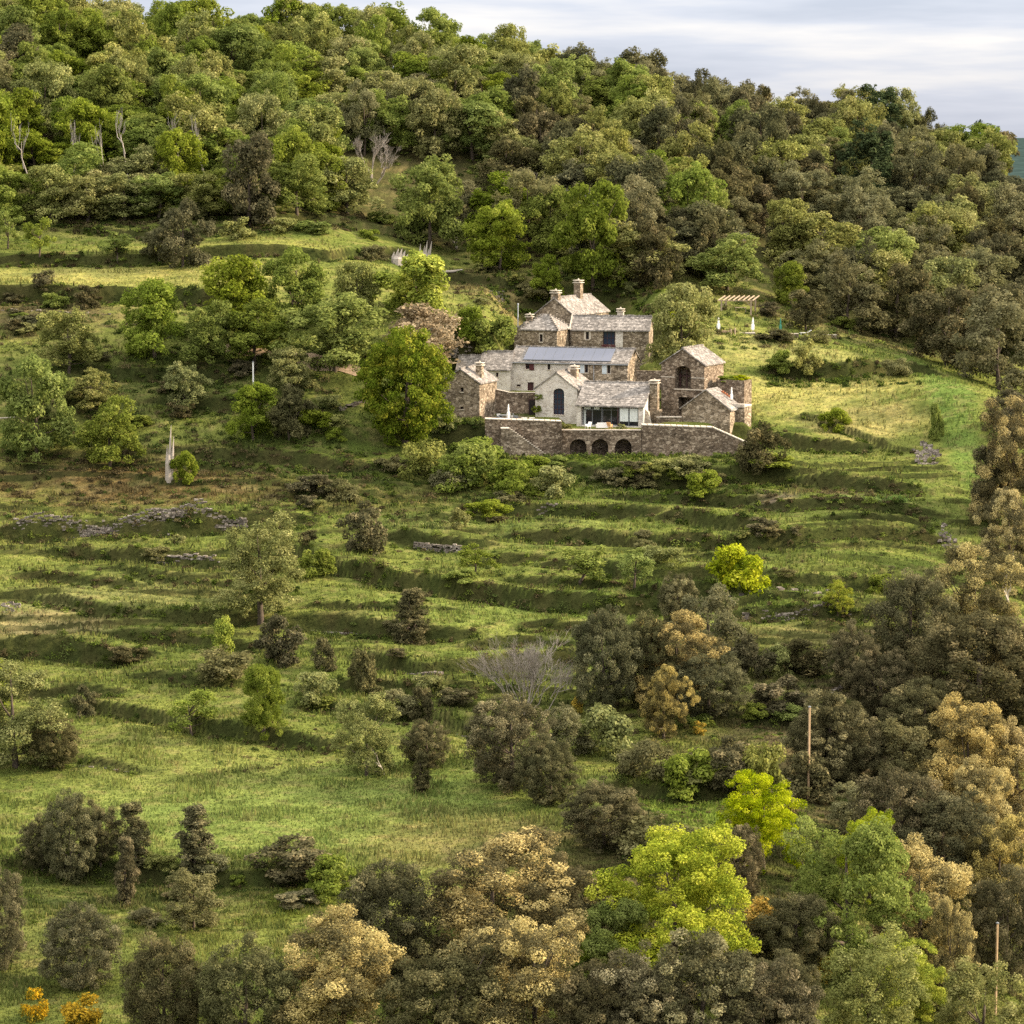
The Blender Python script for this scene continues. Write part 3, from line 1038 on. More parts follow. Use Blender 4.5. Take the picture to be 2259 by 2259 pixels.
class House:
    def __init__(s, name, label, uL, vE, Yl, a, W, D, He, rise, axis, wall='stone', ext=2.0, roof=True, group=None, cat='building', over=.28, hip=False, half=None, thick=.17, ridge_stones=True):
        s.a = R(a); s.W, s.D, s.He, s.rise, s.axis = W, D, He, rise, axis
        E = at(uL, vE, Yl)
        s.root = empty(name, (E[0], E[1], E[2] - He), -s.a)
        tag(s.root, label, cat, group)
        s.o = np.array(s.root.location)
        s.dx = np.array((math.cos(s.a), -math.sin(s.a), 0))
        s.dy = np.array((math.sin(s.a), math.cos(s.a), 0))
        s.cut = MB()
        m = MB()
        if hip:
            m.box(0, W, 0, D, -ext, He)
        elif axis == 'y':
            m.prism([(0, -ext), (W, -ext), (W, He), (W / 2, He + rise), (0, He)], 0, D, 'y')
        else:
            m.prism([(0, -ext), (D, -ext), (D, He), (D / 2, He + rise), (0, He)], 0, W, 'x')
        s.wallo = m.build('wall', M[wall])
        r = MB()
        sl = rise / ((W if axis == 'y' else D) / 2)
        t, e = thick, .004
        if hip:
            k = max(D, W) * .5
            rl = .7
            zb, zt = He - over * sl * .5 + e, He + rise
            b = [(-over, -over, zb), (W + over, -over, zb), (W + over, D + over, zb), (-over, D + over, zb)]
            p, q = (W / 2 - rl * .0 - .45, D / 2, zt), (W / 2 + .45, D / 2, zt)
            up = [(x, y, z + t) for x, y, z in b]
            r.add(b + up + [(p[0], p[1], p[2] + t), (q[0], q[1], q[2] + t)],
                  [(3, 2, 1, 0), (0, 1, 5, 4), (1, 2, 6, 5), (2, 3, 7, 6), (3, 0, 4, 7), (4, 5, 9, 8), (5, 6, 9), (6, 7, 8, 9), (7, 4, 8)])
            for c0, c1 in ((up[0], p), (up[1], q), (up[2], q), (up[3], p)):
                c0 = np.array(c0); c1 = np.array(c1) + (0, 0, t)
                for i in range(9):
                    c = c0 + (c1 - c0) * (i + .5) / 9
                    r.box(c[0] - .2, c[0] + .2, c[1] - .2, c[1] + .2, c[2] - .05, c[2] + .09 + brng.uniform(0, .04))
        elif roof:
            S = W if axis == 'y' else D
            Lr = D if axis == 'y' else W
            poly = [(-over, He - over * sl + e), (S / 2, He + rise + e), (S + over, He - over * sl + e),
                    (S + over, He - over * sl + t), (S / 2, He + rise + t), (-over, He - over * sl + t)]
            r.prism(poly, -.2, Lr + .2, 'y' if axis == 'y' else 'x')
            # ragged slab courses, verge stones and ridge stones
            nc = max(4, int(S / 2 * math.hypot(1, sl) / .55))
            for side in (0, 1):
                for i in range(nc):
                    f = (i + .5) / nc
                    s0 = -over + (S / 2 + over) * f
                    z0 = He - over * sl + (rise + over * sl) * f + t
                    x = -.2
                    while x < Lr + .2:
                        wd = min(brng.uniform(.5, 1.1), Lr + .2 - x)
                        hh = brng.uniform(.01, .06)
                        sa = (S - s0) if side else s0
                        hw = .26
                        dz = hw * sl * (-1 if side else 1)
                        q = [(sa - hw, z0 - dz - .01), (sa + hw, z0 + dz - .01), (sa + hw, z0 + dz + hh * .5), (sa - hw, z0 - dz + hh)] if not side else \
                            [(sa - hw, z0 - dz - .01), (sa + hw, z0 + dz - .01), (sa + hw, z0 + dz + hh), (sa - hw, z0 - dz + hh * .5)]
                        r.prism(q, x, x + wd - .015, 'y' if axis == 'y' else 'x')
                        x += wd
            if ridge_stones:
                x = -.15
                while x < Lr:
                    wd = brng.uniform(.32, .5)
                    z = He + rise + t
                    hh = brng.uniform(.10, .2)
                    c = [(S / 2 - .22, z - .14), (S / 2 + .22, z - .14), (S / 2 + .16, z + hh), (S / 2 - .16, z + hh)]
                    r.prism(c, x, x + wd - .05, 'y' if axis == 'y' else 'x')
                    x += wd + brng.uniform(0, .06)
        if r.v:
            s.roof = r.build('roof', M['roof'], s.root)

    def front(s, u, v, off=0.0):
        """local (x, z) where the sight line through a photograph pixel meets the front wall"""
        d = np.array(ray(u, v)); c = np.array((0, 0, CAMZ))
        n = s.dy
        p0 = s.o + s.dy * off
        t = np.dot(p0 - c, n) / np.dot(d, n)
        q = c + d * t - s.o
        return float(np.dot(q, s.dx)), float(q[2])

    def rect(s, u0, v0, u1, v1):
        x0, z1 = s.front(u0, v0); x1, z0 = s.front(u1, v1)
        return x0, x1, z0, z1

    def Tm(s, face, depth0=0):
        if face == 'front': return lambda p: p
        if face == 'right': return lambda p: (s.W - p[1], p[0], p[2])

    def opening(s, x0, x1, z0, z1, face='front', dep=.32, kind='window', frame='frame_dark', glass='glass', bars=(1, 2), arch=False, surround=None, inner=True, label=None, sill=True):
        T = s.Tm(face)
        s.cut.T = T
        if arch:
            r_ = (x1 - x0) / 2
            zs = z1 - r_ * .75
            poly = [(x0, z0), (x1, z0)] + [((x0 + x1) / 2 + r_ * math.cos(t), zs + r_ * .75 * math.sin(t)) for t in np.linspace(0, math.pi, 11)]
        else:
            poly = [(x0, z0), (x1, z0), (x1, z1), (x0, z1)]
        s.cut.prism(poly, -.3, dep)
        if not inner: return None
        m = MB(); m.T = T
        fw = .09
        y0, y1 = dep - .12, dep - .02
        nb, nh = bars
        for i in range(nb + 1):
            x = x0 + (x1 - x0) * i / nb
            a, b = (x, x + fw) if i == 0 else ((x - fw, x) if i == nb else (x - .035, x + .035))
            zt = z1 - (.02 if not arch else (.0 if 0 < i < nb else (x1 - x0) / 2 * .75))
            m.box(a, b, y0, y1, z0 + .01, zt)
        for j in range(nh + 1):
            z = z0 + (z1 - z0) * j / nh
            if arch and j == nh: continue
            a, b = (z + .011, z + fw) if j == 0 else ((z - fw, z - .021) if j == nh else (z - .03, z + .03))
            m.box(x0 + .005, x1 - .005, y0 - .003, y1 + .002, a, b)
        if arch:
            for t0, t1 in zip(np.linspace(0, math.pi, 11)[:-1], np.linspace(0, math.pi, 11)[1:]):
                c = (x0 + x1) / 2
                m.bar((c + (r_ - .05) * math.cos(t0), (y0 + y1) / 2, zs + (r_ - .05) * .75 * math.sin(t0)), (c + (r_ - .05) * math.cos(t1), (y0 + y1) / 2, zs + (r_ - .05) * .75 * math.sin(t1)), .1)
        o = m.build(kind, M[frame], s.root)
        if label: o['label'] = label
        g = MB(); g.T = T
        g.prism([(x, z) for x, z in poly], dep - .06, dep - .03)
        g.build('pane', M[glass], o)
        if sill:
            b = MB(); b.T = T
            b.box(x0 - .1, x1 + .1, -.09, .1, z0 - .14, z0 - .004)
            b.build('sill', M['trim'], o)
        if surround:
            b = MB(); b.T = T
            q = surround
            b.box(x0 - q, x0 - .004, -.03, .08, z0, z1)
            b.box(x1 + .004, x1 + q, -.03, .08, z0, z1)
            b.box(x0 - q, x1 + q, -.033, .08, z1 + .004, z1 + .22)
            b.build('surround', M['trim'], o)
        return o

    def shutter(s, x0, x1, z0, z1, mat, face='front', label=None):
        m = MB(); m.T = s.Tm(face)
        m.box(x0, x1, -.09, -.03, z0, z1)
        for i in range(1, 4):
            x = x0 + (x1 - x0) * i / 4
            m.box(x - .012, x + .012, -.098, -.09, z0 + .02, z1 - .02)
        for z in (z0 + (z1 - z0) * .2, z0 + (z1 - z0) * .8):
            m.box(x0 + .02, x1 - .02, -.115, -.0985, z - .06, z + .06)
        o = m.build('shutter', M[mat], s.root)
        if label: o['label'] = label
        return o

    def chimney(s, x, y, w, d, z0, z1, wall='stone', cap=True):
        m = MB()
        m.box(x - w / 2, x + w / 2, y - d / 2, y + d / 2, z0, z1)
        c = m.build('chimney', M[wall], s.root)
        k = MB()
        k.box(x - w / 2 - .16, x + w / 2 + .16, y - d / 2 - .16, y + d / 2 + .16, z1 + .002, z1 + .13)
        for sx in (-1, 1):
            for sy in (-1, 1):
                k.box(x + sx * w * .33 - .1, x + sx * w * .33 + .1, y + sy * d * .33 - .1, y + sy * d * .33 + .1, z1 + .13, z1 + .36)
        k.box(x - w / 2 - .14, x + w / 2 + .14, y - d / 2 - .14, y + d / 2 + .14, z1 + .362, z1 + .48)
        k.lathe((x, y, z1 + .48), [(.16, 0), (.14, .14), (.05, .26)], 7)
        k.build('chimney_cap', M['cap'], c)
        return c

    def quoins(s):
        """pale dressed corner stones, a few mm proud"""
        pass

    def finish(s):
        if s.cut.v:
            cu = s.cut.build('cutter')
            boolean_cut(s.wallo, cu)
        s.wallo.parent = s.root


# ---- A small cottage at the left end of the court
A = House('stone_cottage', 'small gabled stone cottage at the left end of the farm, half behind the round tree', 973, 843, 409, 20, 6.1, 7.4, 5.2, 1.95, 'y')
for (x0, y0, x1, y1) in ((258, 1175, 286, 1217), (255, 1366, 287, 1392)):
    A.opening(*A.rect(*Z1(x0, y0), *Z1(x1, y1)), bars=(1, 1))
A.chimney(5.05, 2.9, .95, .95, 5.0, 7.6)
A.finish()

# ---- B low annex with slab roof behind the cottage, in two heights
B2 = House('slab_roofed_annex', 'low limewashed annex with grey slab roof joining the house with solar panels', 1060, 815, 423, 8, 4.6, 6.4, 3.5, 2.45, 'x', 'stone_lime')
B2.opening(*B2.rect(*Z1(617, 1022), *Z1(641, 1064)), bars=(1, 1), surround=.1)
B2.finish()
B1 = House('slab_roofed_shed', 'lower slab roofed shed between the round tree and the limewashed annex', 1008, 816, 424, 8, 3.75, 6.0, 3.2, 1.9, 'x', 'stone')
B1.finish()

# ---- C main house with the solar panels
C = House('solar_farmhouse', 'long two storey farmhouse with a row of solar panels on its roof', 1125, 798, 424, 16, 18.6, 8.0, 4.75, 1.95, 'x', 'stone_lime')
C.opening(*C.rect(*Z1(917, 917), *Z1(955, 985)), bars=(1, 2), frame='redwood', surround=.0)
C.shutter(*C.rect(*Z1(957, 915), *Z1(1004, 998)), 'redwood', label='dark red shutter standing beside the window')
C.opening(*C.rect(*Z1(1140, 928), *Z1(1168, 992)), bars=(1, 2), frame='frame_dark')
x0, x1, z0, z1 = C.rect(*Z1(937, 1118), *Z1(1000, 1204))
o = C.opening(x0, x1, z0, z1, kind='door', frame='redwood', glass='frame_dark', bars=(2, 1), sill=False)
C.opening(*C.rect(*Z1(826, 1142), *Z1(868, 1163)), bars=(2, 1))
C.opening(*C.rect(*Z1(712, 1186), *Z1(738, 1205)), bars=(1, 1)) if False else None
for (sx0, sx1, wx0, wx1, y0, y1) in ((1472, 1515, 1519, 1551, 936, 1022), (1695, 1741, 1746, 1778, 948, 1030)):
    C.opening(*C.rect(*Z1(wx0, y0), *Z1(wx1, y1)), bars=(1, 2), surround=.12)
    C.shutter(*C.rect(*Z1(sx0, y0 - 4), *Z1(sx1, y1 + 4)), 'bluegrey', label='pale blue open shutter')
# brown unwashed stone skin on the right third
m = MB()
xa = C.front(*Z1(1400, 950))[0]
zt = C.He - .03
holes = []
for (wx0, wx1, y0, y1) in ((1519, 1551, 936, 1022), (1746, 1778, 948, 1030)):
    holes.append(C.rect(*Z1(wx0, y0), *Z1(wx1, y1)))
brown = MB()
brown.prism([(xa - .5, -2.05), (C.W + .06, -2.05), (C.W + .06, zt), (xa, zt), (xa - .15, 3.2), (xa + .35, 2.6), (xa - .3, 1.8), (xa + .2, .6)], -.05, .1)
brown.prism([(0.0, -2.05), (C.D + .05, -2.05), (C.D + .05, zt), (C.D / 2, C.He + C.rise - .03), (0.0, zt)], C.W + .0605, C.W + .012, 'x')
bo = brown.build('stone_facing', M['stone'])
hc = MB()
for (hx0, hx1, hz0, hz1) in holes:
    hc.box(hx0 - .11, hx1 + .11, -.4, .4, hz0 - .12, hz1 + .2)
boolean_cut(bo, hc.build('cutter'))
bo.parent = C.root
bo['label'] = 'unwashed brown stone at the right third'
# downpipe and gutter
m = MB()
xp = C.front(*Z1(1612, 930))[0]
m.tube([(xp, -.14, C.He - .25), (xp, -.14, -.5)], .05, 6)
m.build('downpipe', M['zinc'], C.root)
m = MB(); m.tube([(-.2, -.42, C.He - .12), (C.W + .2, -.42, C.He - .12)], .075, 6); m.build('gutter', M['metal'], C.root)
# solar panels lying on the front slope, one row
sl = C.rise / (C.D / 2)
ax0 = 2.05
ax1 = 15.9
npan = 9
pw = (ax1 - ax0) / npan
for i in range(npan):
    m = MB()
    x0, x1 = ax0 + i * pw + .012, ax0 + (i + 1) * pw - .012
    ya, yb = .1, 3.55
    za, zb = C.He + ya * sl + .30, C.He + yb * sl + .30
    m.add([(x0, ya, za), (x1, ya, za), (x1, yb, zb), (x0, yb, zb), (x0, ya, za + .05), (x1, ya, za + .05), (x1, yb, zb + .05), (x0, yb, zb + .05)],
          [(3, 2, 1, 0), (4, 5, 6, 7), (0, 1, 5, 4), (1, 2, 6, 5), (2, 3, 7, 6), (3, 0, 4, 7)])
    p = m.build('solar_panel', M['panel'], C.root)
    e_ = MB()
    for (a, b) in (((x0 + .02, ya, za), (x1 - .02, ya, za)), ((x0 + .02, yb, zb), (x1 - .02, yb, zb))):
        e_.bar((a[0], a[1], a[2] + .03), (b[0], b[1], b[2] + .03), .05, .07)
    for x in (x0, x1):
        e_.bar((x, ya, za + .03), (x, yb, zb + .03), .04, .065)
    e_.build('panel_frame', M['metal'], p)
C.finish()

# ---- D white gabled barn with tall arched window
Dh = House('white_gabled_barn', 'limewashed gabled barn with a tall arched window facing the front wall', 1181, 857, 411, 17, 6.5, 9.0, 4.7, 2.35, 'y', 'stone_lime')
Dh.opening(*Dh.rect(*Z1(1199, 1180), *Z1(1309, 1450)), arch=True, bars=(3, 5), frame='frame_dark', glass='blueglass', dep=.4)
Dh.chimney(4.6, 5.2, 1.0, 1.2, 4.5, 7.35)
Dh.finish()

# ---- E long low wing with sliding glass doors
E = House('glazed_wing', 'low slab roofed wing with wide sliding glass doors beside the arched window barn', 1272, 894, 405.6, 15, 10.1, 11.2, 3.0, 2.95, 'x', 'stone_lime', ext=1.6)
gx0, gz1 = E.front(*Z1(1478, 1362)); gx1 = E.front(*Z2(498, 1400))[0]
gz0 = .06
E.cut.box(gx0, gx1, -.4, 2.2, gz0, gz1 - .02)
zb = E.front(*Z2(300, 1290))[1]
# glazing set back behind posts
def bay(x0, x1, y, panes, name='sliding_door', gl='glass'):
    m = MB()
    for i in range(panes + 1):
        x = x0 + (x1 - x0) * i / panes
        m.box(x - .05, x + .05, y, y + .08, gz0, gz1 - .05)
    m.box(x0 - .05, x1 + .05, y - .004, y + .084, gz1 - .16, gz1 - .03)
    m.box(x0 - .05, x1 + .05, y - .004, y + .084, gz0, gz0 + .09)
    m.box(x0 - .05, x1 + .05, y - .002, y + .082, gz1 - .62, gz1 - .54)
    o = m.build(name, M['metal'], E.root)
    g = MB(); g.box(x0 + .01, x1 - .01, y + .03, y + .05, gz0 + .05, gz1 - .1)
    g.build('pane', M[gl], o)
    return o
xr0 = E.front(*Z2(300, 1350))[0]; xl1 = E.front(*Z2(110, 1350))[0]
bay(gx0 + .06, xl1, 1.1, 2, gl='glass')
bay(xl1 + .1, xr0 - .15, 1.3, 2)
bay(xr0, gx1 - .06, .25, 2)
for (a, b, y, za, zb2) in ((xr0 + .12, (xr0 + gx1) / 2 - .1, .2, .75, gz1 - .2), ((xr0 + gx1) / 2 + .12, gx1 - .15, .2, .75, gz1 - .2), (gx0 + .2, gx0 + .55, 1.02, .1, gz1 - .65),
                            (gx0 + .25, gx0 + 1.25, 1.0, gz1 - .52, gz1 - .2), (gx0 + 1.75, gx0 + 2.6, 1.0, gz1 - .52, gz1 - .2)):
    m = MB()
    n_ = 7
    for i in range(n_):
        xa_, xb_ = a + (b - a) * i / n_, a + (b - a) * (i + 1) / n_
        m.box(xa_, xb_ - .01, y - (.02 if i % 2 else 0), y + .035, za, zb2)
    m.build('curtain', M['curtain'], E.root)
m = MB(); m.box(gx0 - .1, gx1 + .1, -.06, .25, gz1 - .015, gz1 + .22); m.build('lintel', M['frame_dark'], E.root)
m = MB(); m.box(xr0 - .22, xr0 - .1, .0, .3, gz0, gz1 - .03); m.build('post', M['frame_dark'], E.root)
# low buttress and outside chimney stack on the right gable
m = MB()
m.prism([(E.W + .004, -1.6), (E.W + 1.15, -1.6), (E.W + .5, 2.1), (E.W + .004, 2.6)], 1.0, 1.9)
m.build('buttress', M['stone_mix'], E.root)
m = MB()
m.box(E.W + .002, E.W + 1.7, 3.2, 5.2, -1.6, 2.25)
m.build('chimney_base', M['stone'], E.root)
E.chimney(E.W + .72, 4.25, 1.15, 1.5, 2.26, 6.15)
E.finish()

# ---- F upper house: hipped part, right wing, back gable and little rear shed
F1 = House('hipped_stone_house', 'square upper stone house with a hipped slab roof, left of the blue windowed wing', 1149, 727, 436, 20, 6.05, 6.5, 5.6, 2.2, 'y', 'stone', hip=True, ext=3)
F1.opening(*F1.rect(*Z1(1061, 632), *Z1(1091, 708)), bars=(1, 2), surround=.12)
F1.opening(2.6, 2.85, 3.2, 4.6, face='right', bars=(1, 1), sill=False)
F1.finish()
F2 = House('upper_stone_wing', 'upper stone wing with a large blue window and slab roof', 1261, 727, 439, 10, 12.4, 5.2, 6.0, 1.95, 'x', 'stone', ext=3)
F2.opening(*F2.rect(*Z1(1530, 607), *Z1(1560, 684)), bars=(1, 2), surround=.32, frame='frame_dark')
F2.opening(*F2.rect(*Z1(1704, 600), *Z1(1824, 740)), bars=(3, 2), frame='frame_dark', glass='blueglass', label='wide dark blue window')
x0, x1, z0, z1 = F2.rect(*Z2(266, 512), *Z2(340, 668))
m = MB(); m.box(x0, x1, -.05, .05, z0 - .4, z1); m.build('stone_pier', M['stone_lime'], F2.root)['label'] = 'limewashed strip of wall'
x0, x1, z0, z1 = F2.rect(*Z1(1690, 735), *Z1(1830, 765))
m = MB()
for i in range(6): m.box(x0 + (x1 - x0) * i / 6 + .03, x0 + (x1 - x0) * (i + 1) / 6 - .03, -.3, -.02, z0, z1 - .1 * brng.random())
m.build('flower_box', M['redwood'], F2.root)
m = MB(); m.prism([(-.25, F2.He - .02), (F2.D / 2, F2.He + F2.rise + .16), (F2.D / 2, F2.He + F2.rise + .36), (-.3, F2.He + .2)], -.38, -.2, 'x'); m.build('verge', M['cap'], F2.root)
F2.chimney(7.4, 3.3, 1.0, .9, 6.3, 8.75, wall='cap')
F2.finish()
F3 = House('rear_gabled_house', 'topmost gabled stone house with two capped chimneys and a sunlit roof', 1182, 692, 446, 27, 6.6, 13.6, 5.4, 2.5, 'y', 'stone', ext=3, ridge_stones=True)
F3.chimney(3.3, .6, 1.3, 1.0, 6.6, 8.75)
F3.chimney(3.5, 8.6, 1.15, 1.1, 7.4, 10.1)
F3.finish()
F4 = House('rear_stone_shed', 'small stone shed with a capped chimney peeping out behind the hipped house', 1134, 728, 442, 20, 3.6, 4.5, 3.6, 1.0, 'y', 'stone', ext=3)
F4.chimney(1.9, 2.2, 1.0, .9, 3.9, 5.6)
F4.finish()

# ---- G tall barn on the right with open arch
Gb = House('arched_stone_barn', 'tall gabled stone barn with an open arched bay under the gable', 1459, 802, 413, 27, 7.0, 7.4, 6.95, 2.25, 'y', 'stone_dark', ext=1.5)
ar = Gb.rect(*Z2(872, 858), *Z2(1030, 1094))
Gb.opening(*ar, arch=True, dep=2.2, inner=False)
lo = Gb.rect(*Z2(905, 1175), *Z2(1048, 1352))
Gb.cut.T = lambda p: p
Gb.cut.box(lo[0], lo[1], -.3, 2.0, lo[2] - .2, lo[3])
m = MB(); m.box(ar[0] - .15, Gb.W + .1, -.14, .03, ar[2] - .19, ar[2] - .03); m.build('ledge', M['trim'], Gb.root)
m = MB()
zz = Gb.front(*Z2(800, 972))[1]
m.box(-.06, ar[0] - .05, -.06, .03, zz - .06, zz + .06); m.build('string_course', M['trim'], Gb.root)
m = MB(); m.box(ar[1] + .05, Gb.W + .06, -.06, .03, zz - .06, zz + .06); m.build('string_course', M['trim'], Gb.root)
m = MB(); m.box(ar[0] + .12, ar[0] + .3, 1.4, 1.55, ar[2], ar[3] - 1.2); m.box((ar[0] + ar[1]) / 2 - .08, (ar[0] + ar[1]) / 2 + .08, 1.4, 1.55, ar[2], ar[3] - .7); m.box(ar[0], ar[1], 1.38, 1.53, ar[3] - 1.7, ar[3] - 1.55); m.build('timber_screen', M['frame_dark'], Gb.root)
Gb.opening(4.6, 5.0, 1.2, 4.6, face='right', bars=(1, 1), sill=False)
Gb.finish()

# ---- H lean-to workshop in front of it
H = House('low_gabled_outhouse', 'low gabled outhouse with a blank stone front and pale sunlit roof, below the arched barn', 1504, 900, 406, 25, 7.6, 4.6, 2.55, 2.75, 'y', 'stone', ext=1.5, ridge_stones=False)
H.finish()

# ---- walls of the farm, each its own
def wall_run(name, label, pts, thick, mat, cap=True, lip=.16, cat='wall', arches=(), base_ext=1.0):
    """pts: (x, y, z_base, z_top); a solid run along the points, front face on the line, thickness behind"""
    root = empty(name, (pts[0][0], pts[0][1], pts[0][2]))
    tag(root, label, cat)
    o = np.array(root.location)
    m = MB(); c = MB()
    for p, q in zip(pts[:-1], pts[1:]):
        p0, q0 = np.array(p[:2]) - o[:2], np.array(q[:2]) - o[:2]
        d = (q0 - p0); d /= np.linalg.norm(d)
        nb = np.array((-d[1], d[0])) * thick
        zb0, zt0, zb1, zt1 = p[2] - o[2] - base_ext, p[3] - o[2], q[2] - o[2] - base_ext, q[3] - o[2]
        m.add([(*p0, zb0), (*q0, zb1), (*(q0 + nb), zb1), (*(p0 + nb), zb0), (*p0, zt0), (*q0, zt1), (*(q0 + nb), zt1), (*(p0 + nb), zt0)],
              [(3, 2, 1, 0), (4, 5, 6, 7), (0, 1, 5, 4), (1, 2, 6, 5), (2, 3, 7, 6), (3, 0, 4, 7)])
        if cap:
            f = -nb / thick * .08
            b = nb * 1.0 - f
            Lw = np.linalg.norm(q0 - p0)
            k = max(1, int(Lw / .8))
            for i in range(k):
                a0, a1 = p0 + (q0 - p0) * i / k, p0 + (q0 - p0) * ((i + 1) / k - .01)
                za, zb_ = zt0 + (zt1 - zt0) * i / k, zt0 + (zt1 - zt0) * ((i + 1) / k)
                j = brng.uniform(-.02, .02)
                c.add([(*(a0 + f), za + .003), (*(a1 + f), zb_ + .003), (*(a1 + b), zb_ + .003), (*(a0 + b), za + .003), (*(a0 + f), za + lip + j), (*(a1 + f), zb_ + lip + j), (*(a1 + b), zb_ + lip + j), (*(a0 + b), za + lip + j)],
                      [(3, 2, 1, 0), (4, 5, 6, 7), (0, 1, 5, 4), (1, 2, 6, 5), (2, 3, 7, 6), (3, 0, 4, 7)])
    wo = m.build('wall', M[mat])
    wo.location = (0, 0, 0)
    if arches:
        cu = MB()
        for (xc, zb_, wd, ht, dep) in arches:
            xl = xc - o[0]
            zb_ = zb_ - o[2]
            r_ = wd / 2
            cu.prism([(xl - r_, zb_), (xl + r_, zb_)] + [(xl + r_ * math.cos(t), zb_ + ht - r_ + r_ * math.sin(t)) for t in np.linspace(0, math.pi, 13)], -.5, dep)
        boolean_cut(wo, cu.build('cutter'))
    wo.parent = root
    if cap: c.build('coping', M['cap'], root)
    return root


def onplane(u, v, Y): return at(u, v, Y)


YW = 399.0
zb = -9.4
P_ = [onplane(*p, YW) for p in ((1070, 925), (1116, 926.5), (1239, 930.5))]
Pm = [onplane(*p, YW) for p in ((1241, 949.5), (1415, 951))]
Pr = [onplane(*p, YW) for p in ((1416, 938.5), (1573, 944.5), (1656, 981), (1664, 990))]
run = [(p[0], YW, zb, p[2]) for p in P_] + [(Pm[0][0] - .15, YW, zb, P_[-1][2])]
thk = 1.6
arches = []
for u in (1275.5, 1323.5, 1375):
    p = onplane(u, 1001.5, YW)
    arches.append((p[0], -9.3, 2.45, 2.5, 2.75))
wall_run('retaining_wall', 'long brown stone retaining wall with three arched niches below the farm terrace',
         [(Pm[0][0] - .145, YW, zb, Pm[0][2]), (Pm[1][0], YW, zb, Pm[1][2])], 3.1, 'stone_dark', cap=False, arches=arches)
m = MB()
for i in range(11):
    x0_ = Pm[0][0] - .1 + (Pm[1][0] - Pm[0][0] + .05) * i / 11
    m.box(x0_, x0_ + (Pm[1][0] - Pm[0][0]) / 11 - .02, YW - .08, YW + .5, Pm[0][2] + .004, Pm[0][2] + .09)
lo_ = bpy.data.objects['retaining_wall'].location
m.v = [(x - lo_[0], y - lo_[1], z - lo_[2]) for x, y, z in m.v]
m.build('coping', M['cap'], bpy.data.objects['retaining_wall'])
wall_run('terrace_wall', 'stone terrace wall behind the stair, left of the arched niches', run, thk, 'stone_dark', lip=.12)
wall_run('sloping_wall', 'stone terrace wall stepping down to the dark round bush, pale coping on top', [(p[0], YW, zb, p[2]) for p in Pr], thk, 'stone_dark', lip=.16)

# stair descending against the wall
m = MB()
p0 = onplane(1122, 944, 397.4); p1 = onplane(1204, 1003, 397.4)
ns = 18
sx0, sx1 = p0[0], p1[0]
for i in range(ns):
    xa_, xb_ = sx0 + (sx1 - sx0) * i / ns, sx0 + (sx1 - sx0) * (i + 1) / ns
    zt = p0[2] + (p1[2] - p0[2]) * (i + .5) / ns
    m.box(xa_, xb_, 397.4, 398.995, -10.5, zt)
m2 = MB()
pl = onplane(1106, 944, 397.4)
m2.box(pl[0], sx0 - .004, 397.3, 398.995, -10.5, p0[2] - .15)
m2c = MB(); m2c.box(pl[0] - .1, sx0 + .05, 397.2, 398.99, p0[2] - .148, p0[2] - .02)
st_ = empty('stone_staircase', (sx0, 398.2, -9.4))
tag(st_, 'stone stair with pale treads running down against the terrace wall', 'stairs')
for mm, nm, mt in ((m, 'flight', 'stone'), (m2, 'landing', 'stone'), (m2c, 'landing_slab', 'cap')):
    mm.v = [(x - sx0, y - 398.2, z + 9.4) for x, y, z in mm.v]
    mm.build(nm, M[mt], st_)
tr = MB()
for i in range(ns):
    xa_, xb_ = (sx1 - sx0) * i / ns, (sx1 - sx0) * (i + 1) / ns
    zt = p0[2] + (p1[2] - p0[2]) * (i + .5) / ns + 9.4
    tr.box(xa_ - .02, xb_ - .01, -.83, -.45, zt + .002, zt + .09)
tr.build('tread_edge', M['trim'], st_)

# court wall between cottage and white barn
a0, a1 = at(*Z1(552, 1178), 413.5), at(*Z1(760, 1225), 413.5)
a2, a3 = at(*Z1(770, 1232), 413.5), at(*Z1(1030, 1226), 413.5)
wall_run('court_wall', 'dark stone court wall behind the closed white parasol, between cottage and white barn', [(a0[0], 413.3, -5, a0[2]), (a1[0], 413.3, -5, a1[2]), (a3[0], 413.3, -5, a3[2])], .6, 'stone_dark', cap=True, lip=.07)
m = MB()
g0, g1 = at(*Z1(955, 1300), 413.2), at(*Z1(1008, 1480), 413.2)
gt = empty('dark_gate', (g0[0], 413.2, -4.6)); tag(gt, 'dark door in the court wall beside the white barn', 'door')
m.box(0, g1[0] - g0[0], -.06, .06, 0, g0[2] + 4.6); m.build('door_leaf', M['dark'], gt)
m = MB(); m.box(-.1, -.002, -.08, .06, 0, g0[2] + 4.6); m.box(-.1, g1[0] - g0[0], -.08, .06, g0[2] + 4.603, g0[2] + 4.72); m.build('door_frame', M['frame_dark'], gt)
# wall right of the main house
b0, b1 = at(*Z2(480, 908), 419.5), at(*Z2(750, 912), 419.5)
wall_run('garden_wall', 'short dark stone wall with grass above, between the solar farmhouse and arched barn', [(b0[0], 419.5, -4.6, b0[2]), (b1[0], 419.5, -4.6, b1[2])], .6, 'stone_dark', cap=False)
# low wall in front of the barn recess
b0, b1 = at(*Z2(680, 1385), 405.5), at(*Z2(940, 1385), 405.5)
wall_run('low_wall', 'low stone wall with flat coping in front of the arched barn', [(b0[0], 405.5, -5.6, b0[2]), (b1[0], 405.5, -5.6, b1[2])], .8, 'stone_dark', lip=.14)
# ruin / enclosure right of the barn
I = House('roofless_stone_enclosure', 'roofless stone enclosure with plants on its wall top, behind the narrow white parasol', 1580, 838, 411.5, 27, 4.5, 3.0, 3.9, 0.01, 'x', 'stone_dark', roof=False, ext=1.5)
I.finish()
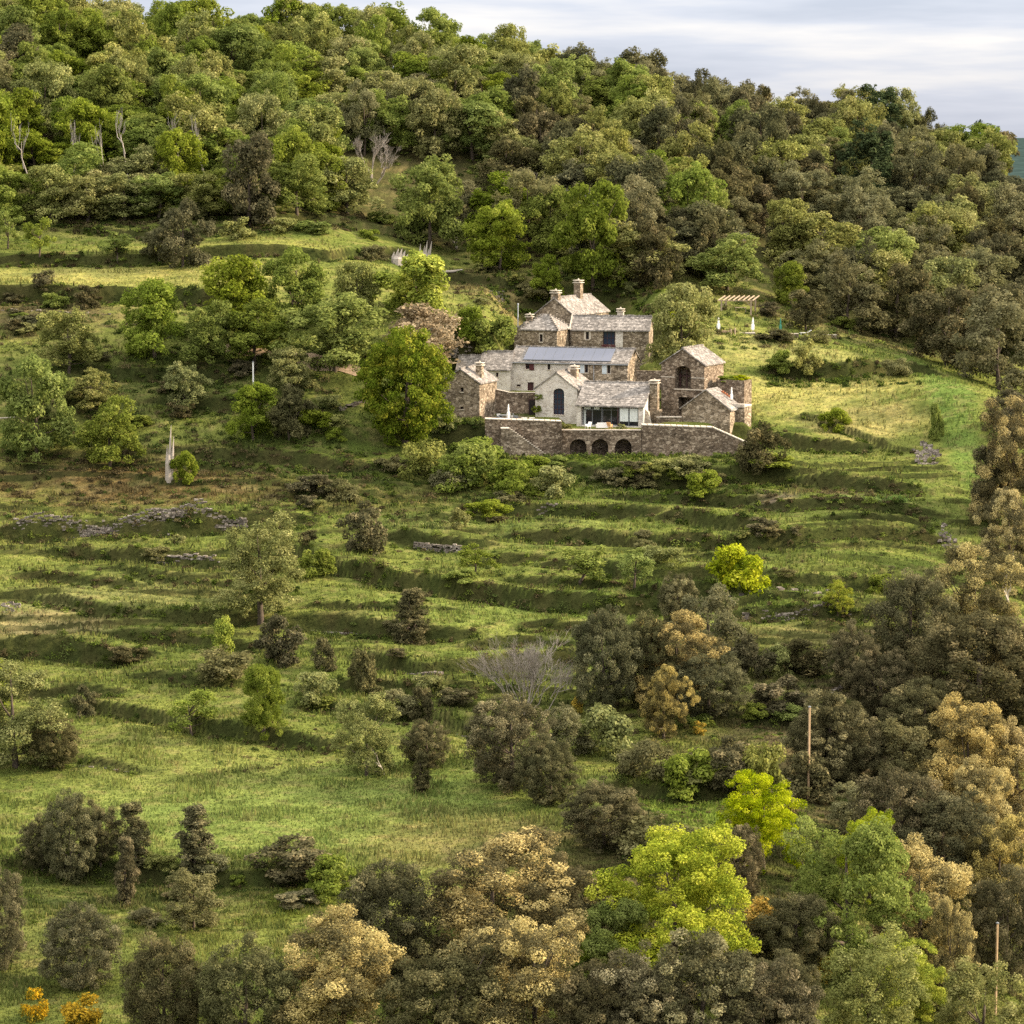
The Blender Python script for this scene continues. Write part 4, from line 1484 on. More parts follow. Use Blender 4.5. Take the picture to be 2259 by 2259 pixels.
# paved corner behind the outhouse
q = at(*Z2(1520, 1262), 405.0)
m = MB()
pv = empty('paved_corner', (q[0], q[1], -4.9), -R(25)); tag(pv, 'pale paved corner with low white parapet behind the outhouse roof', 'paving')
m.box(-1.6, .9, 0, 3.0, q[2] + 4.7, q[2] + 4.9); m.build('slab', M['cap'], pv)
m = MB(); m.box(-1.55, .85, .05, 2.95, -1.2, q[2] + 4.697); m.build('support', M['stone'], pv)
m = MB(); m.box(-1.6, .9, -.12, -.002, q[2] + 4.6, q[2] + 5.1); m.build('parapet', M['stone_mix'], pv)

# ------------------------------------------------------------------ furniture
def parasol(label, P, h, mat='white', group=None, cw=.30):
    r = empty('closed_parasol', P); tag(r, label, 'parasol', group)
    m = MB(); m.lathe((0, 0, 0), [(.035, 0), (.035, h * .98), (.015, h * 1.02)], 7); m.build('pole', M['wood'], r)
    m = MB()
    n = 10
    prof = [(.10, .14), (cw * .9, .2), (cw, .36), (cw * .92, .5), (cw * .55, .58), (cw * .62, .68), (cw * .42, .85), (.09, .96), (.03, 1.0)]
    for i, (rr, f) in enumerate(prof):
        for k in range(n):
            a = 2 * math.pi * k / n
            q = rr * (1.0 if k % 2 else .72)
            m.v.append((q * math.cos(a), q * math.sin(a), h * f))
    for i in range(len(prof) - 1):
        for k in range(n):
            m.f.append((i * n + k, i * n + (k + 1) % n, (i + 1) * n + (k + 1) % n, (i + 1) * n + k))
    m.f.append(tuple(range(n))[::-1]); m.f.append(tuple((len(prof) - 1) * n + k for k in range(n)))
    m.build('canopy', M[mat], r)
    m = MB(); m.lathe((0, 0, 0), [(.3, 0), (.3, .07), (.06, .1), (.05, .3)], 10); m.build('base', M['metal'], r)
    return r


p = at(*Z1(745, 1490), 402.6)
parasol('closed white parasol in the court between the cottage and white barn', (p[0], 402.6, -4.6), 2.6)
p = at(*Z2(1445, 1230), 406.5)
parasol('narrow closed white parasol behind the low outhouse roof', (p[0], 406.5, p[2]), 2.25, cw=.24)
pg = [Z2(1312, 522), Z2(1660, 527), (1540 + 836 / 4.6, 620 + 525 / 4.6)]
for (u, v), lab, mt, hh in ((pg[0], 'closed white parasol on the upper terrace, nearest the pergola post with grass around', 'white', 2.45), (pg[1], 'closed white parasol on the upper terrace, next to the green one', 'white', 2.45), (pg[2], 'closed dark green parasol on the upper terrace beside the pergola', 'greencanvas', 2.35)):
    q = ground(u / K, v / K)
    parasol(lab, q, hh, mt, cw=.33 if mt == 'white' else .26)

# pergola
q0, q1 = at(*Z2(1340, 330), 457.0), at(*Z2(1640, 330), 457.0)
zb0 = gz((q0[0] + q1[0]) / 2, 457)
top = at(*Z2(1340, 205), 457.0)[2]
pr = empty('timber_pergola', (q0[0], 457.0, zb0)); tag(pr, 'open timber pergola with slatted roof at the edge of the wood', 'pergola')
Wp, Dp, Hp = q1[0] - q0[0], 3.6, top - zb0
sk = 1.05
corners = [(0, 0), (Wp, 0), (sk, Dp), (Wp + sk, Dp)]
for (x, y) in corners:
    m = MB(); m.box(x - .13, x + .13, y - .13, y + .13, -1.5, Hp + (.35 if y > 0 else 0)); m.build('post', M['wood'], pr)
m = MB(); m.box(-.5, Wp + .5, -.09, .09, Hp + .002, Hp + .2); m.build('beam', M['wood'], pr)
m = MB(); m.box(sk - .5, Wp + sk + .5, Dp - .09, Dp + .09, Hp + .352, Hp + .55); m.build('beam', M['wood'], pr)
for i in range(8):
    x = -.4 + (Wp + .8) * i / 7
    m = MB(); m.bar((x - .2, -.6, Hp + .17), (x + sk + .25, Dp + .6, Hp + .72), .15, .14); m.build('rafter', M['wood'], pr)
for (x, s) in ((0, 1), (Wp, -1)):
    m = MB(); m.bar((x, 0, Hp - .9), (x + s * .8, 0, Hp), .09); m.build('brace', M['wood'], pr)
tb = at(*Z2(1535, 322), 458.5)
r = empty('garden_table', (tb[0], 458.5, gz(tb[0], 458.5))); tag(r, 'long low wooden table under the timber pergola', 'table')
m = MB(); m.box(-.95, .95, -.4, .4, .66, .73); m.build('tabletop', M['wood'], r)
for sx in (-.8, .8):
    for sy in (-.3, .3):
        m = MB(); m.box(sx - .04, sx + .04, sy - .04, sy + .04, -.3, .658); m.build('leg', M['wood'], r)
# terrace edge with decks and lounge things
def up(X, Yv, Yd=450.0): return ground((1540 + X / 4.6) / K, (620 + Yv / 4.6) / K)
def deck(label, X0, X1, Yv, mat, name='deck_platform', hgt=.3, dep=2.0, cat='deck'):
    a, b = up(X0, Yv), up(X1, Yv)
    z = (a[2] + b[2]) / 2
    r = empty(name, (a[0], (a[1] + b[1]) / 2, z)); tag(r, label, cat)
    m = MB(); nb = max(2, int((b[0] - a[0]) / .9))
    for i in range(nb):
        m.box((b[0] - a[0]) * i / nb, (b[0] - a[0]) * (i + 1) / nb - .03, 0, dep, .02, hgt)
    m.build('board_top', M[mat], r)
    m = MB(); m.box(.05, b[0] - a[0] - .05, .05, dep - .05, -1.0, .018); m.build('support', M['stone'], r)
deck('reddish timber deck under the first closed white parasol', 85, 345, 530, 'deck')
deck('pale stone edging slab beside the second white parasol on the upper terrace', 400, 580, 540, 'cap', 'edging_slab', .18, 1.2, 'edging')
deck('pinkish low stone edging at the far right end of the upper terrace', 1150, 1390, 555, 'trim', 'edging_slab', .14, 1.0, 'edging')
deck('thin stone edging behind the green parasol and white planter', 590, 1010, 540, 'trim', 'edging_slab', .12, .8, 'edging')
for X, lab in ((333, 'shorter timber bollard beside the reddish deck'), (374, 'taller timber bollard at the end of the reddish deck')):
    q = up(X, 550, 449.5)
    h = .85 if X < 350 else 1.0
    m = MB(); m.lathe((0, 0, 0), [(.13, -.5), (.12, h), (.05, h + .05)], 8)
    o = m.build('timber_bollard', M['wood']); o.location = q; tag(o, lab, 'bollard')
def planter(label, X, Yv, w_, h_, mat='whitepaint'):
    q = up(X, Yv)
    r = empty('planter_box', q); tag(r, label, 'planter')
    m = MB(); m.box(-w_ / 2, w_ / 2, 0, .5, -.2, h_); m.build('box', M[mat], r)
    m = MB(); m.box(-w_ / 2 - .03, w_ / 2 + .03, -.03, .53, h_ + .002, h_ + .07); m.build('rim', M[mat], r)
planter('white planter box beside the green parasol', 762, 560, .9, .75)
def lounger(label, P, rz, mat='whitepaint'):
    r = empty('sun_lounger', P, rz); tag(r, label, 'sun lounger')
    m = MB(); m.box(-.95, .35, -.33, .33, .28, .36); m.build('seat', M[mat], r)
    m = MB(); m.bar((.36, 0, .33), (.95, 0, .75), .62, .08); m.build('backrest', M[mat], r)
    for sx in (-.85, .3):
        for sy in (-.27, .27):
            m = MB(); m.box(sx - .03, sx + .03, sy - .03, sy + .03, -.1, .278); m.build('leg', M[mat], r)
q = up(1090, 550); lounger('white sun lounger on the upper terrace right of the planter', (q[0], q[1], q[2] + .05), R(10))
# terrace furniture in front of the glass doors
def armchair(label, P, rz, mat):
    r = empty('garden_armchair', P, rz); tag(r, label, 'armchair')
    m = MB(); m.box(-.32, .32, -.32, .32, .3, .45); m.build('seat', M[mat], r)
    m = MB(); m.prism([(.2, .452), (.34, .452), (.5, .95), (.38, .95)], -.3, .3, 'x'); m.build('backrest', M[mat], r)
    for sx in (-.28, .28):
        m = MB(); m.box(sx - .05, sx + .05, -.3, .3, .46, .62); m.build('armrest', M[mat], r)
        for sy in (-.26, .26):
            m = MB(); m.box(sx - .025, sx + .025, sy - .025, sy + .025, -.05, .298); m.build('leg', M[mat], r)
def wing(X, Yd): return at(*Z1(X, 1560), Yd)[0]
ZT = -5.5
armchair('white armchair on the grass terrace in front of the sliding doors, turned aside', (wing(1550, 401.6), 401.6, ZT), R(-50), 'white')
armchair('tan woven armchair right of the white sofa on the terrace', (wing(1770, 401.6), 401.6, ZT), R(150), 'orange')
r = empty('garden_sofa', (wing(1692, 401.9), 401.9, ZT), R(185)); tag(r, 'white garden sofa facing the glass doors on the terrace', 'sofa')
m = MB(); m.box(-.75, .75, -.35, .35, .12, .42); m.build('seat', M['white'], r)
m = MB(); m.box(-.75, .75, .352, .55, .1, .85); m.build('backrest', M['white'], r)
for sx in (-.86, .755):
    m = MB(); m.box(sx, sx + .1, -.35, .55, .1, .62); m.build('armrest', M['white'], r)
def bench(label, X, Yd, w_, mat, name='white_bench'):
    x = at(*Z1(X, 1478), Yd)[0]
    r = empty(name, (x, Yd, -4.62)); tag(r, label, 'bench')
    m = MB(); m.box(-w_ / 2, w_ / 2, -.22, .22, .4, .47); m.build('seat', M[mat], r)
    for sx in (-w_ / 2 + .08, w_ / 2 - .08):
        m = MB(); m.box(sx - .05, sx + .05, -.2, .2, -.05, .398); m.build('leg', M[mat], r)
bench('white bench in the court nearer the closed parasol', 905, 404.0, .85, 'whitepaint')
bench('white bench in the court against the arched window barn', 982, 404.0, .75, 'whitepaint')
x = at(*Z1(700, 1470), 405.5)[0]
r = empty('court_table', (x, 405.5, -4.62)); tag(r, 'dark round table behind the parasol in the court', 'table')
m = MB(); m.lathe((0, 0, 0), [(.75, .7), (.75, .76)], 14); m.build('tabletop', M['metal'], r)
m = MB(); m.lathe((0, 0, 0), [(.35, 0), (.06, .08), (.05, .69)], 8); m.build('pedestal', M['metal'], r)
for i, (X, Yd, lab) in enumerate(((655, 405.0, 'dark garden chair left of the round court table'), (820, 405.6, 'dark garden chair right of the round court table'), (760, 406.4, 'dark garden chair behind the court parasol'))):
    armchair(lab, (at(*Z1(X, 1478), Yd)[0], Yd, -4.62), R(60 * i + 30), 'metal')
# terracotta pots behind the outhouse
for i in range(5):
    q = at(*Z2(1352 + i * 19, 1140 + i * 14), 407.6)
    m = MB(); m.lathe((0, 0, 0), [(.13, 0), (.22, .4), (.25, .42), (.25, .5), (.2, .5)], 9)
    o = m.build('terracotta_pot', M['terracotta']); o.location = (q[0], 407.6, q[2] - .1)
    tag(o, 'terracotta pot in the row along the enclosure wall behind the outhouse', 'plant pot', 'terracotta pots along the enclosure wall')
# white poles, utility poles
def pole(name, label, u, vb, vt, w_, mat, cat, Pb=None, arm=False):
    P = ground(u, vb)
    h = (vb - vt) * K / (F / depth(P))
    r = empty(name, P); tag(r, label, cat)
    m = MB(); m.tube([(0, 0, -.6), (0, 0, h)], [w_, w_ * .8], 8); m.build('shaft', M[mat], r)
    if arm:
        m = MB(); m.box(-.5, .5, -.05, .05, h - .4, h - .28)
        for s in (-.42, .42): m.lathe((s, 0, h - .28), [(.05, 0), (.06, .06), (.03, .16)], 6)
        m.build('crossarm', M['metal'], r)
    else:
        m = MB(); m.lathe((0, 0, h), [(w_ * 1.2, 0), (w_ * 1.2, .1), (.02, .16)], 8); m.build('pole_cap', M['metal'], r)
pole('white_post', 'tall thin white post standing under the walnut trees left of the farm', 478, 731, 685, .13, 'whitepaint', 'post')
pole('utility_pole', 'bare wooden utility pole among the dark bushes, in front of the pale oak', 1525, 1512, 1333, .13, 'polewood', 'utility pole')
pole('utility_pole', 'wooden utility pole with a light head deep in the shaded oaks', 1878, 1915, 1738, .12, 'polewood', 'utility pole')
q = at(*Z1(840, 520), 443)
m = MB(); m.tube([(0, 0, -1), (0, 0, 3.0)], [.1, .09], 7); m.lathe((0, 0, 3.0), [(.16, 0), (.13, .2)], 7)
o = m.build('flue_pipe', M['zinc']); o.location = (q[0], 443, q[2]); tag(o, 'blue grey metal flue pipe standing left of the rear shed', 'flue pipe')
# ------------------------------------------------------------------ trees and shrubs one by one (sketch units: u, base row, width, top row)
T_ = [
 # foreground, bottom edge
 ('gold_near', 925, 1850, 300, 1580, 'oak_tree', 'big foreground oak with golden upper leaves, between the meadow and the lime green tree'),
 ('holm_near', 728, 1860, 175, 1640, 'oak_tree', 'brown foreground oak with a few golden tips at the left of the big golden oak'),
 ('goldrich_near', 640, 1990, 245, 1735, 'oak_tree', 'rich golden yellow oak at the bottom edge left of centre'),
 ('greyholm_near', 470, 2000, 185, 1780, 'oak_tree', 'olive grey oak at the bottom edge left of the rich golden oak'),
 ('gold_near', 1000, 2010, 240, 1725, 'oak_tree', 'tan and brown oak standing right below the big foreground oak'),
 ('holm_near', 850, 2030, 230, 1800, 'oak_tree', 'dark brown oak at the bottom edge between golden oak and tan oak'),
 ('holm_near', 1035, 1760, 120, 1610, 'oak_tree', 'brown oak crown rising behind the right shoulder of the big golden oak'),
 ('lime_near', 1270, 1860, 285, 1572, 'chestnut_tree', 'bright lime green chestnut, largest of the lit foreground trees'),
 ('chestnut_near', 1160, 1880, 140, 1700, 'chestnut_tree', 'darker green chestnut tucked at the lower left side of the lime one'),
 ('chestnut_near', 1095, 1890, 70, 1770, 'young_tree', 'small green young tree between tan oak and olive brown oak'),
 ('cream_near', 1325, 2045, 240, 1762, 'oak_tree', 'wide olive brown oak with pale tips at the bottom edge, under the lime chestnut'),
 ('cream_near', 1205, 2055, 200, 1805, 'oak_tree', 'smaller pale tipped oak left of the wide olive brown one'),
 ('holm_near', 1440, 2060, 190, 1815, 'oak_tree', 'dark tipped oak at the bottom edge right of the wide olive brown one'),
 ('holm_near', 1120, 2060, 170, 1830, 'oak_tree', 'brown oak at the bottom edge between tan oak and pale tipped oak'),
 ('lime_near', 1440, 1640, 160, 1468, 'chestnut_tree', 'yellow green chestnut on the slope above the lime green chestnut'),
 ('cream_near', 1392, 1700, 90, 1560, 'oak_tree', 'small oak with cream brown tips between two lime chestnuts'),
 ('chestnut_near', 1600, 1840, 235, 1550, 'chestnut_tree', 'large green chestnut with lit tips, left of the golden capped oak'),
 ('goldrich_near', 1735, 1830, 180, 1590, 'oak_tree', 'golden capped oak beside the large green chestnut at lower right'),
 ('lime_near', 1640, 1700, 110, 1535, 'chestnut_tree', 'light green crown top behind the large green chestnut'),
 ('lime_near', 1710, 1930, 150, 1775, 'chestnut_tree', 'lime green lower tree with pale bare twigs, below the golden capped oak'),
 ('olive_near', 1640, 2030, 170, 1765, 'olive_tree', 'pale silvery olive coloured tree at the bottom edge right of centre'),
 ('olive_near', 1850, 2040, 170, 1815, 'olive_tree', 'pale olive coloured tree in the bottom right corner'),
 ('gold_near', 1790, 1930, 90, 1700, 'oak_tree', 'slim golden tipped oak right of the lime green lower tree'),
 ('holm_near', 1505, 1840, 130, 1690, 'oak_tree', 'dark shaded oak in the gap between the lime chestnut and large green chestnut'),
 ('holm_near', 1470, 1930, 130, 1800, 'oak_tree', 'low brown oak beside the orange shrub at the bottom'),
 ('holm_near', 1125, 1770, 55, 1655, 'oak_tree', 'small dark oak at the left foot of the lime chestnut'),
 # right edge, dark oaks
 ('goldrich_near', 1830, 1560, 170, 1325, 'oak_tree', 'tall golden oak at the right side above the dark shaded wood'),
 ('goldrich_near', 1915, 1580, 110, 1370, 'oak_tree', 'golden oak cut by the right edge, next to the tall golden one'),
 ('goldrich_near', 1850, 1640, 120, 1440, 'oak_tree', 'lower golden oak clump in front of the tall golden oak'),
 ('gold_near', 1880, 1760, 150, 1540, 'oak_tree', 'brown oak with dull gold tips below the golden group on the right'),
 ('holm_near', 1700, 1660, 170, 1460, 'oak_tree', 'dark oak in deep shade left of the golden group'),
 ('leafing', 1700, 1500, 120, 1360, 'oak_tree', 'pinkish brown half leafed oak left of the tall golden oak'),
 ('holm_near', 1780, 1700, 170, 1500, 'oak_tree', 'dark oak in shade right under the golden clump'),
 ('holm_near', 1895, 1870, 140, 1640, 'oak_tree', 'dark brown oak behind the wooden pole with light head'),
 ('cream_near', 1565, 1480, 150, 1308, 'oak_tree', 'oak with pale cream crown behind the bare utility pole'),
 ('leafing', 1610, 1580, 100, 1480, 'oak_tree', 'brown twiggy oak above the large green chestnut'),
 ('holm_near', 1600, 1480, 130, 1340, 'oak_tree', 'dark oak on the right of the cream crowned oak'),
 ('holm_near', 1850, 1400, 250, 1180, 'oak_tree', 'wide dark oak with gold rim at the right edge, above the tall golden oak'),
 ('gold_near', 1905, 1380, 150, 1170, 'oak_tree', 'brown gold oak cut by the right edge, above the wide dark oak'),
 ('holm_near', 1720, 1290, 140, 1085, 'oak_tree', 'dark round oak left of the big tan oak on the right side'),
 ('gold_near', 1840, 1250, 190, 1040, 'oak_tree', 'big tan oak on the right side below the path'),
 ('gold_near', 1905, 1110, 120, 930, 'oak_tree', 'tan gold oak at the right edge under the topmost gold oak'),
 ('gold_near', 1915, 1000, 150, 765, 'oak_tree', 'topmost gold oak at the right edge beside the grassy spur'),
 ('holm', 1875, 980, 80, 850, 'oak_tree', 'small dark oak in front of the topmost gold oak'),
 ('holm', 1905, 830, 80, 740, 'oak_tree', 'dark oak at the right edge just over the spur'),
 ('holm_near', 1610, 1300, 90, 1180, 'oak_tree', 'dark narrow oak left of the dark round oak, above the white stone path'),
 ('holm_near', 1660, 1370, 110, 1230, 'oak_tree', 'shaded oak below the dark narrow oak'),
 ('holm_near', 1740, 1430, 150, 1290, 'oak_tree', 'shaded oak in the dark wood left of the wide dark oak'),
 # centre group
 ('greyholm_near', 1140, 1345, 118, 1155, 'oak_tree', 'dark oak at the left of the central tree group'),
 ('greyholm_near', 1222, 1338, 125, 1168, 'oak_tree', 'grey oak behind the gold olive oak of the central group'),
 ('gold_near', 1275, 1336, 160, 1165, 'oak_tree', 'gold olive oak at the heart of the central group'),
 ('leafing', 1335, 1262, 112, 1108, 'oak_tree', 'brown green oak behind the central group'),
 ('cream_near', 1280, 1190, 72, 1092, 'young_tree', 'young cream green tree peeping over the central group'),
 ('gold_near', 1252, 1395, 95, 1262, 'oak_tree', 'small pale gold oak in front of the central group'),
 ('greyholm_near', 1338, 1360, 128, 1240, 'oak_tree', 'dark oak at the right front of the central group'),
 ('cream_near', 962, 1490, 155, 1322, 'oak_tree', 'pale topped round oak at the right side of the lower meadow'),
 ('greyholm_near', 1035, 1520, 110, 1395, 'oak_tree', 'dark round oak in front of the pale topped one'),
 ('leafing', 1068, 1430, 84, 1330, 'oak_tree', 'olive brown oak behind the dark round oak by the meadow'),
 ('holm_near', 1140, 1600, 140, 1480, 'oak_tree', 'brown low oak at the right corner of the lower meadow'),
 # left bottom
 ('greyholm_near', 135, 1665, 95, 1500, 'oak_tree', 'tall dark oak of the clump in the lower left meadow'),
 ('holm_near', 80, 1640, 75, 1545, 'oak_tree', 'low dark oak at the left of the lower left clump'),
 ('holm_near', 190, 1650, 80, 1540, 'oak_tree', 'low dark oak at the right of the lower left clump'),
 ('column_near', 252, 1640, 58, 1523, 'juniper_tree', 'rounded juniper right of the lower left oak clump'),
 ('column_near', 240, 1705, 40, 1580, 'juniper_tree', 'thin pale juniper in front of the rounded one'),
 ('column_near', 368, 1650, 62, 1533, 'juniper_tree', 'broad dark juniper standing alone in the lower meadow'),
 ('leafing', 365, 1755, 100, 1640, 'oak_tree', 'brown twiggy oak under the lone broad juniper'),
 ('holm_near', -5, 1830, 100, 1648, 'oak_tree', 'dark oak cut by the left edge near the bottom'),
 ('greyholm_near', 155, 1865, 140, 1712, 'oak_tree', 'dark oak with pale top near the bottom left corner'),
 ('holm_near', 312, 1975, 140, 1768, 'oak_tree', 'pale tipped dark brown oak at the bottom edge, left of the olive grey oak'),
 ('olive_near', 30, 1450, 170, 1255, 'oak_tree', 'green olive oak at the left edge of the lower meadow'),
 ('lime_near', -10, 1340, 60, 1240, 'chestnut_tree', 'yellow green crown at the left edge over the olive oak'),
 ('holm_near', 100, 1450, 95, 1350, 'oak_tree', 'brown low oak at the right foot of the green olive oak'),
 # middle terraces
 ('olive_near', 492, 1175, 150, 980, 'willow_tree', 'tall pale loose tree standing alone on the left terraces'),
 ('chestnut_near', 498, 1400, 85, 1268, 'young_tree', 'young green tree with airy crown above the lower meadow'),
 ('olive_near', 692, 1465, 120, 1312, 'walnut_tree', 'olive green loose tree with a bare fallen branch at its foot'),
 ('sparse', 362, 1390, 85, 1305, 'fruit_tree', 'faint green thin fruit tree at the upper edge of the lower meadow'),
 ('holm_near', 805, 1450, 80, 1360, 'oak_tree', 'dark brown small oak between loose olive tree and pale topped oak'),
 ('column_near', 795, 1495, 34, 1420, 'juniper_tree', 'short dark juniper at the top right of the lower meadow'),
 ('column_near', 775, 1215, 60, 1112, 'juniper_tree', 'dark brown juniper on the middle terraces, left of the bare shrub'),
 ('limeshrub', 1392, 1115, 108, 1030, 'chestnut_tree', 'round lime yellow bush tree on the terraces below the farm'),
 ('sparse', 897, 1085, 70, 1030, 'fruit_tree', 'thin fruit tree on the terrace left of the pair of dark stemmed ones'),
 ('sparse', 1095, 1108, 85, 1040, 'fruit_tree', 'left one of two dark stemmed fruit trees below the farm'),
 ('sparse', 1197, 1115, 75, 1050, 'fruit_tree', 'right one of two dark stemmed fruit trees below the farm'),
 ('lime_near', 1580, 1165, 50, 1105, 'young_tree', 'small round yellow green young tree near the stony path'),
 # farm surroundings
 ('maple', 765, 836, 160, 630, 'maple_tree', 'big round yellow green tree at the left of the farm'),
 ('chestnut', 68, 866, 140, 678, 'chestnut_tree', 'round bright chestnut at the left edge level with the farm'),
 ('chestnut', 208, 878, 115, 755, 'chestnut_tree', 'low green chestnut right of the round one at the left edge'),
 ('lightchestnut', 130, 705, 110, 590, 'chestnut_tree', 'pale green chestnut below the upper meadow at far left'),
 ('chestnut', 292, 680, 120, 535, 'chestnut_tree', 'green chestnut below the middle of the upper meadow'),
 ('chestnut', 480, 690, 130, 572, 'chestnut_tree', 'green chestnut over the white post'),
 ('chestnut', 632, 702, 165, 565, 'chestnut_tree', 'wide chestnut whose dark trunk stands on the sandy track'),
 ('chestnut', 445, 650, 130, 490, 'chestnut_tree', 'chestnut in front of the right end of the upper meadow'),
 ('chestnut', 555, 620, 120, 473, 'chestnut_tree', 'tall crowned chestnut right of the upper meadow'),
 ('lightchestnut', 675, 600, 90, 498, 'chestnut_tree', 'light green chestnut left of the very bright round one'),
 ('lime', 785, 605, 140, 483, 'chestnut_tree', 'very bright round chestnut under the splintered stump'),
 ('chestnut', 395, 690, 100, 575, 'chestnut_tree', 'shaded chestnut left of the one over the white post'),
 ('lightchestnut', 350, 775, 75, 690, 'chestnut_tree', 'small chestnut on the slope left of the white post'),
 ('lightchestnut', 172, 775, 85, 700, 'chestnut_tree', 'small pale chestnut between two green chestnuts at the left'),
 ('chestnut', 478, 832, 90, 728, 'walnut_tree', 'green walnut below the white post'),
 ('greyholm', 546, 832, 85, 735, 'oak_tree', 'dark blue green oak right of the green walnut'),
 ('lightchestnut', 545, 740, 90, 660, 'chestnut_tree', 'yellowish small chestnut under the sandy track'),
 ('lightchestnut', 1285, 690, 120, 540, 'ash_tree', 'loose olive green ash tree between the farm and the pergola'),
 ('lime', 1262, 650, 32, 590, 'young_tree', 'slim yellow green young tree in front of the loose ash'),
 ('chestnut', 1030, 572, 66, 488, 'chestnut_tree', 'small green chestnut above the topmost farmhouse roof'),
 ('greyholm', 345, 505, 95, 385, 'oak_tree', 'grey green round oak alone on the upper meadow'),
 ('greyholm', 300, 498, 55, 440, 'oak_tree', 'lower dark oak at the left side of the grey green one on the upper meadow'),
 ('sparse', 75, 492, 60, 425, 'fruit_tree', 'thin fruit tree on the upper meadow near the left edge'),
 ('sparse', 222, 500, 56, 450, 'fruit_tree', 'small forked fruit tree on the upper meadow left of the lone oak'),
 ('sparse', 15, 470, 60, 400, 'fruit_tree', 'dark stemmed fruit tree on the upper meadow at the left edge'),
 # edge of the wood above the farm
 ('chestnut', 812, 468, 135, 308, 'chestnut_tree', 'bright chestnut standing forward of the wood above the splintered stump'),
 ('chestnut', 942, 512, 105, 385, 'chestnut_tree', 'green chestnut at the wood edge left of the bare topped one'),
 ('chestnut', 1118, 548, 125, 355, 'chestnut_tree', 'tall bare topped chestnut at the wood edge above the farm'),
 ('leafing', 1000, 470, 120, 330, 'oak_tree', 'half leafed oak behind the bare topped chestnut'),
 ('leafing', 870, 430, 80, 345, 'oak_tree', 'small half leafed oak right of the bright forward chestnut'),
 ('lightchestnut', 985, 345, 90, 255, 'chestnut_tree', 'pale chestnut over the small clearing on the hill'),
 ('holm', 1238, 545, 90, 420, 'oak_tree', 'dark oak on the wood edge right of the bare topped chestnut'),
 ('lightchestnut', 1298, 425, 100, 303, 'chestnut_tree', 'bright green chestnut glowing in the brown wood above the farm'),
 ('holm', 1385, 420, 95, 305, 'oak_tree', 'dark brown oak right of the glowing green chestnut'),
 ('chestnut', 1372, 548, 135, 446, 'chestnut_tree', 'wide dark green chestnut behind the pergola'),
 ('chestnut', 1492, 580, 65, 497, 'chestnut_tree', 'small green chestnut at the wood edge right of the pergola'),
 ('leafing', 1600, 622, 105, 480, 'oak_tree', 'olive tan oak at the wood edge above the upper terrace end'),
 ('holm', 1520, 625, 70, 550, 'oak_tree', 'low dark oak at the wood edge behind the sun lounger'),
 ('holm', 1690, 640, 120, 505, 'oak_tree', 'dark oak at the wood edge over the upper grassy spur'),
 ('holm', 1785, 690, 130, 550, 'oak_tree', 'brown oak standing down the wood edge along the spur'),
 ('leafing', 1885, 735, 140, 555, 'oak_tree', 'large olive brown oak where the wood meets the end of the spur'),
 ('lightchestnut', 1465, 390, 120, 270, 'chestnut_tree', 'broad yellow green chestnut on the brown slope right of the dark brown oak'),
 ('chestnut', 1575, 330, 85, 245, 'chestnut_tree', 'green chestnut high on the right slope under the ridge'),
 ('pine', 1858, 320, 70, 200, 'pine_tree', 'dark layered pine on the skyline at the far right end'),
 ('pine', 1660, 290, 75, 165, 'pine_tree', 'dark pointed pine rising over the ridge left of the far right one'),
 ('pine', 530, 90, 60, -5, 'pine_tree', 'dark umbrella pine rising over the skyline at the upper left'),
 ('pine', 1640, 400, 90, 235, 'pine_tree', 'tall grey green pine on the slope below the dark pointed one'),
 ('holm', 470, 420, 110, 265, 'oak_tree', 'brown leafed oak at the lower wood edge behind the upper meadow'),
 ('holm', 20, 190, 110, 55, 'oak_tree', 'very dark oak at the left edge high in the wood'),
]
for t in T_:
    place(*t[:6], t[6])

